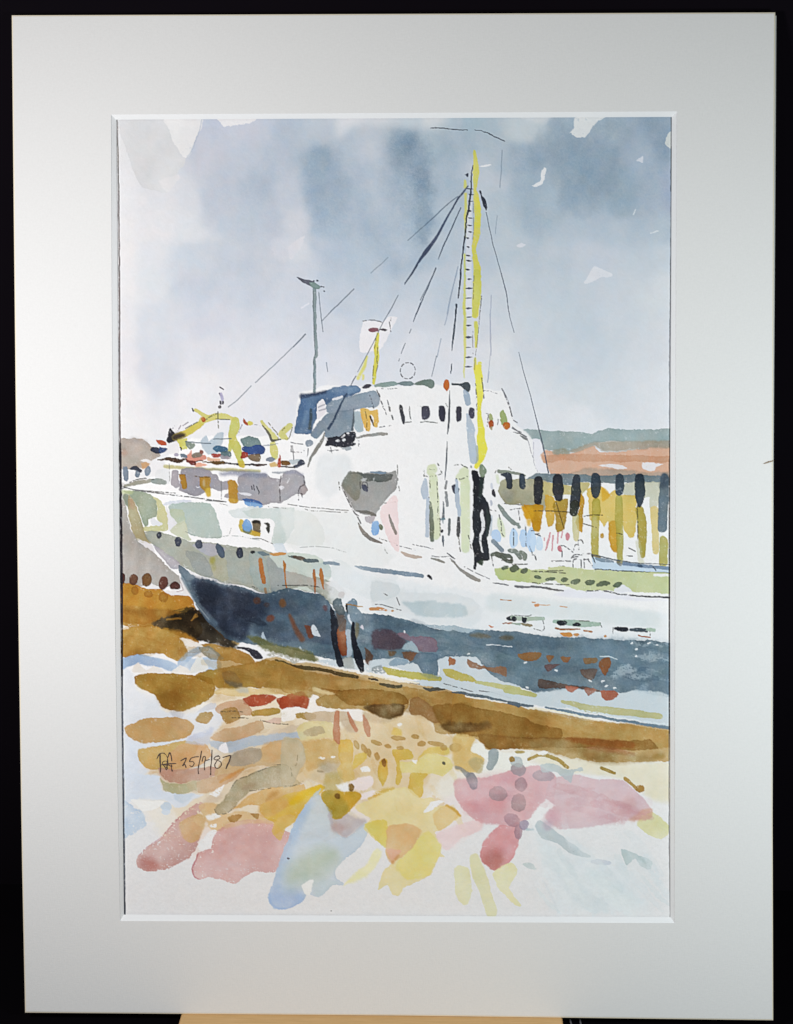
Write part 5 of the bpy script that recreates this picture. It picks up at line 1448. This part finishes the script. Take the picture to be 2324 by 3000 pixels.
S('a8623c', '1310,635,8 1350,652,7 1430,656,7', e=.1)
P('cc8a58', '230,315 270,310 290,335 240,350', e=.15)
S('cf9a6c', '270,325,5 400,325,3', e=0)
S('c98c58', '500,338,4 575,348,5', e=0)
S('c08a60', '210,295,7 240,295,5', e=0)
L('4a4a48', '0,430 160,440 200,428|320,490 335,570 300,600|910,510 930,560|1045,560 1040,620|1425,600 1430,650|230,570 300,590|700,490 800,492', w=1.3, br=.25)
for s, c, a in (('60,830 180,815 305,832 280,880 210,912 100,885', '8c6236', .9), ('358,850 440,850 400,925 380,920', '8c6038', .85), ('500,860 605,860 570,918 530,915', '8f5e36', .85), ('345,940 500,945 440,980 380,1022 350,1000', '674c4a', .85), ('740,872 870,870 860,922 760,932', '88643e', .85), ('950,870 1012,880 1018,950 960,1055 890,920', '885430', .9), ('710,992 880,990 850,1080 800,1107 740,1060', '6a5a52', .9), ('270,1090 400,1112 600,1152 900,1200 880,1222 700,1192 480,1182 280,1182', '64524a', .9), ('550,1165 682,1180 630,1232 580,1222', 'b4705a', .9), ('740,1190 872,1195 800,1268', 'a4705e', .85), ('920,1205 1050,1210 1092,1260 1010,1316 940,1282', 'a05a44', .95)):
    P(c, s, a=a, e=.25, r=3, v=.3)
for s, a in (('1240,840 1400,830 1630,870 1630,905 1380,892', .7), ('980,1085 1100,975 1200,940 1290,990 1150,1050 1030,1085', .75), ('1170,1070 1300,1030 1460,1060 1330,1095', .7), ('1400,1000 1560,1000 1570,1030 1440,1030', .5), ('1560,1090 1630,1080 1630,1110', .6), ('1260,1190 1380,1150 1400,1190 1280,1220', .5), ('1200,700 1640,715 1640,760 1240,735', .6)):
    P('b4c4cd', s, a=a * .85, e=0, s=7, dry=.55, r=10)
for x, y in ((1290, 775), (1285, 850), (1500, 740), (1240, 725), (1420, 720), (940, 1110), (460, 1010), (805, 1110), (1060, 1185), (980, 1155), (135, 915), (165, 1180)):
    O('e0e7ec', x, y, 16, 10, 20 - x % 50, e=0, r=4)
S('d0dce2', '905,855,4 1000,860,6 1085,885,4', e=0)
# waterline strokes
T(700, 1640, .24823)
S('54431f', '430,1188,8 520,1205,10 620,1240,8', a=.9, e=.1)
S('4a3c20', '620,1245,8 720,1265,22 800,1278,24 1000,1300,18 1200,1350,24 1400,1385,18', a=.92, e=.2)
S('2c2420', '1540,1400,8 1590,1408,12 1645,1420,10', e=.1)
S('2a2833', '-10,1035,10 60,1045,14 130,1070,26 200,1115,46 270,1155,16', e=.1)
S('f0e6da', '900,1200,4 1150,1275,8 1450,1335,10 1692,1370,9', e=0, dry=.5)
T(1100, 1680, .24823)
S('2c2622', '-6,1250,10 30,1260,12', e=0)
S('46402e', '60,1305,14 150,1320,22 230,1335,20 310,1330,18', e=.2)
S('4b4a44', '570,1345,8 640,1370,18 720,1362,20 820,1372,8', e=.2)
L('5a4a30', '400,1290 520,1305', w=1.5)
T(1100, 1680, .24823)
S('ece2cc', '-60,1180,14 60,1220,14 250,1265,12 500,1290,10', e=0, dry=.2)
S('4e5c66', '900,1400,6 1000,1410,16 1100,1430,20 1250,1450,16 1400,1480,16 1530,1510,22 1692,1555,26', e=.1)
S('efe6d4', '1065,1450,9 1300,1485,8 1550,1525,8', e=0)
T(1500, 1680, .28369)
S('56646e', '-20,1330,18 60,1350,16 220,1370,10', e=.1)
S('647a8a', '340,1380,8 500,1410,12 700,1448,15 900,1480,15 1100,1515,14 1400,1560,15 1640,1595,20', e=.1, r=2.5)
S('e8dfc8', '180,1390,10 400,1415,10 700,1475,9 900,1520,8', e=0, dry=.1)
S('d4e0e6', '560,1385,8 900,1440,8 1200,1500,8 1640,1560,8', e=0, dry=.7)
# ---- thin dark lines painted down both sides of the sheet
T(0, 0, 1)
S('6f6b68', '344,348,1.4 346,450,1.9 348,560,1.9', e=0, r=.8, a=.85)
S('6a5f5e', '348,560,2 350,800,2.3 351,1100,2.4 352,1300,2.4', e=0, r=.8, a=.85)
S('24222a', '352,1300,3 354,1450,3.8 357,1720,3.6 358,1980,3', e=0, r=.8)
S('474c57', '358,1980,2.4 361,2250,2.4 364,2480,2.6 366,2690,2.6', e=0, r=.8)
L('4e5058', '1967,345 1966,700', w=1.4, a=.6)
S('38424e', '1967,430,1.5 1966,560,1.8', e=0, r=.6)
L('5a5c64', '1966,700 1963,1000 1962,1260', w=1.6, a=.75)
S('34302f', '1962,1255,1.4 1962,1400,1.8 1961,1750,1.8 1961,2150,1.6', e=0, r=.6)
L('5f5c60', '1961,2150 1961,2400 1964,2690', w=1.3, a=.75)
# camera-crisp edges come from the pigment drying at its rims; keep a trace of that everywhere
def blur(a, n):
    for ax in (0, 1):
        p = np.concatenate([np.repeat(a.take([0], ax), n, ax), a, np.repeat(a.take([-1], ax), n, ax)], ax)
        c = np.cumsum(p, ax, dtype=np.float64)
        z = np.zeros_like(c.take([0], ax))
        c = np.concatenate([z, c], ax)
        k = 2 * n + 1
        a = ((c.take(range(k, c.shape[ax]), ax) - c.take(range(0, c.shape[ax] - k), ax)) / k).astype(np.float32)
    return a


canvas = np.clip(canvas + .45 * (canvas - blur(canvas, 2)), .02, .975)
den = (1 - canvas.mean(2)).clip(0, .7)                            # two pigments settle apart a little in the tooth of the paper
sep = vnoise(13, 61) * .6 + vnoise(30, 62) * .6
canvas[..., 0] *= 1 + .075 * den * sep
canvas[..., 2] *= 1 - .06 * den * (sep * .6 + vnoise(19, 63) * .5)
canvas *= (1 + .016 * GR + .006 * vnoise(14, 33))[..., None]

# ---------------------------------------------------------------- the sheet itself, with the pigment as its vertex colours
def lin(a):
    return np.where(a <= .04045, a / 12.92, ((a + .055) / 1.055) ** 2.4)


albedo = lin(canvas.astype(np.float64)) * .975
SHEET_Z = -.0023
p00, p10, p01 = at(PX0, PY0, SHEET_Z), at(PX1, PY0, SHEET_Z), at(PX0, PY1, SHEET_Z)
ro = ROT.transposed() @ (-POSE_T)
xs, ys = np.meshgrid((GX.astype(np.float64) - CX) / FOC, -(GY.astype(np.float64) - CY) / FOC)
d = np.stack([xs, ys, -np.ones_like(xs)], -1) @ np.array(ROT)      # rows times R = R^T applied
k = (SHEET_Z - ro.z) / d[..., 2]
co = np.array(ro) + d * k[..., None] - np.array(FOOT)
ck = vnoise(420, 51) * .00004 + vnoise(160, 52) * .00002           # the sheet has cockled a little where it was wet
co[..., 2] += ck
me = bpy.data.meshes.new('painted_sheet')
nv, nf = PW * PH, (PW - 1) * (PH - 1)
me.vertices.add(nv)
me.vertices.foreach_set('co', co.reshape(-1).astype(np.float32))
ii = (np.arange(PH - 1)[:, None] * PW + np.arange(PW - 1)[None, :]).ravel()
quads = np.stack([ii, ii + PW, ii + PW + 1, ii + 1], 1).astype(np.int32)
me.loops.add(nf * 4)
me.loops.foreach_set('vertex_index', quads.ravel())
me.polygons.add(nf)
me.polygons.foreach_set('loop_start', np.arange(0, nf * 4, 4, dtype=np.int32))
me.update(calc_edges=True)
me.polygons.foreach_set('use_smooth', np.ones(nf, bool))
at_ = me.color_attributes.new('pigment', 'FLOAT_COLOR', 'POINT')
at_.data.foreach_set('color', np.concatenate([albedo.reshape(-1, 3), np.ones((nv, 1))], 1).astype(np.float32).ravel())
m, n, l, b = material('watercolour_paper', (.8, .8, .8), .9, .12)
ca = n.new('ShaderNodeVertexColor')
ca.layer_name = 'pigment'
l.new(ca.outputs['Color'], b.inputs['Base Color'])
tc = n.new('ShaderNodeTexCoord')
nz = n.new('ShaderNodeTexNoise')
nz.inputs['Scale'].default_value = 620
nz.inputs['Detail'].default_value = 4
l.new(tc.outputs['Object'], nz.inputs['Vector'])
bp = n.new('ShaderNodeBump')
bp.inputs['Strength'].default_value = .5
bp.inputs['Distance'].default_value = .0004
l.new(nz.outputs['Fac'], bp.inputs['Height'])
l.new(bp.outputs['Normal'], b.inputs['Normal'])
me.materials.append(m)
sheet = bpy.data.objects.new('painted_sheet', me)
C.objects.link(sheet)
sheet.parent = root

# signature and date in pen
SIG = ['166,305,4 190,255,9 212,220,10 235,212,8', '222,225,9 222,330,12 228,430,10 228,525,8', '232,206,6 285,206,8 318,235,5', '325,240,5 345,290,6 335,370,5',
       '300,335,6 262,355,6 265,395,6 300,430,8 330,485,9', '345,300,7 350,380,8 325,450,8', '350,280,6 378,198,11 400,235,8 412,300,9 415,340,8', '235,400,6 320,385,8 400,380,10 488,376,7',
       '300,335,5 345,345,6 335,400,7 285,400,6', '330,420,8 365,400,7 415,430,8 410,395,6', '412,400,7 408,450,6 425,508,12', '330,420,6 345,455,7 318,485,8',
       '558,335,6 610,305,9 655,285,8 635,345,8 592,420,10 625,385,7 652,445,11', '862,264,8 800,268,8 735,290,7 708,345,8 765,345,6 785,380,7 750,430,7 708,408,6',
       '908,165,7 890,270,10 872,350,6 856,430,10 850,490,6 858,550,10', '915,345,7 936,264,7 966,262,7 968,310,7 956,370,8 954,420,6 956,488,8', '960,328,6 1000,322,8 1040,308,7',
       '1080,148,7 1078,200,8 1074,280,11 1069,360,6 1057,440,10 1060,500,6 1056,570,10',
       '1192,245,7 1140,262,7 1112,300,7 1150,318,7 1205,295,7 1205,262,6 1160,262,4', '1165,325,6 1125,395,8 1140,448,8 1190,452,7 1235,400,7 1222,350,7 1170,322,6', '1255,278,7 1320,258,9 1388,246,10 1365,340,10 1335,400,12 1310,465,9']
T(430, 2170, .1773)
vs, fs = [], []
for s in SIG:
    p = pts_of(s, 3)
    p = spline(p, False, 5)
    q = np.gradient(p[:, :2], axis=0)
    q /= np.maximum(np.hypot(q[:, 0], q[:, 1]), 1e-6)[:, None]
    base = len(vs)
    wob = 1 + .12 * np.sin(np.arange(len(p)) * 1.9 + len(s))
    for (x, y, w), (tx, ty), wv in zip(p, q, wob):
        w = w * wv * 1.0
        vs += [at(x - ty * w, y + tx * w, SHEET_Z + .00013), at(x, y, SHEET_Z + .00020), at(x + ty * w, y - tx * w, SHEET_Z + .00013)]
    for i in range(len(p) - 1):
        a = base + 3 * i
        fs += [(a, a + 1, a + 4, a + 3), (a + 1, a + 2, a + 5, a + 4)]
m, n, l, b = material('pen_ink', (.03, .02, .022), .6, .3)
nz = n.new('ShaderNodeTexNoise')
nz.inputs['Scale'].default_value = 1500
rp = n.new('ShaderNodeValToRGB')
rp.color_ramp.elements[0].position = .35
rp.color_ramp.elements[0].color = (.012, .008, .01, 1)
rp.color_ramp.elements[1].position = .75
rp.color_ramp.elements[1].color = (.16, .10, .08, 1)
l.new(nz.outputs['Fac'], rp.inputs['Fac'])
l.new(rp.outputs['Color'], b.inputs['Base Color'])
obj('signature', vs, fs, m, sheet)

# ---------------------------------------------------------------- small things: a fibre on the mat, a thin grey loop under it
m, n, l, b = material('tan_fibre', (.30, .20, .11), .7, .2)
pts = [MATW @ at(x, y, .0006 + h) for x, y, h in ((2238, 1358.5, 0), (2246, 1356, .0003), (2255, 1352.5, .0004), (2263, 1351, .0003), (2268, 1349, -.0001))]
vs, fs = tube(pts, [.00016, .00024, .00026, .00022, .00014])
o = obj('loose_fibre', vs, fs, m, smooth=True)
tag(o, 'short tan fibre stuck across the right edge of the mat', 'fibre')
m, n, l, b = material('grey_loop', (.16, .16, .18), .35, .5)  # looped tube that makes two pale streaks beside the board
def floor_pt(x, y, z):
    p0 = cam.matrix_world.translation
    dd = cam.matrix_world.to_3x3() @ Vector(((x - CX) / FOC, -(y - CY) / FOC, -1))
    return p0 + dd * ((z - p0.z) / dd.z)
zc = TABLE_Z + .0007
a0, a1, c0, c1 = floor_pt(1669, 2984, zc), floor_pt(1674, 3000, zc), floor_pt(1698, 2984, zc), floor_pt(1702, 3000, zc)
da, dc = (a1 - a0), (c1 - c0)
pts = [a0 - da * 2.5, a0, a1, a1 + da * 3, a1 + da * 6 + Vector((.001, 0, 0)), (a1 + da * 7.6 + c1 + dc * 7.2) / 2, c1 + dc * 6, c1 + dc * 3, c1, c0, c0 - dc * 2.5]
pts = [Vector(q) for q in spline(np.array([tuple(q) for q in pts]), False, 6)]
vs, fs = tube(pts, .0005)
o = obj('grey_loop', vs, fs, m, smooth=True)
tag(o, 'thin grey loop making two pale streaks on the black cloth to the right of the tan board', 'cord')
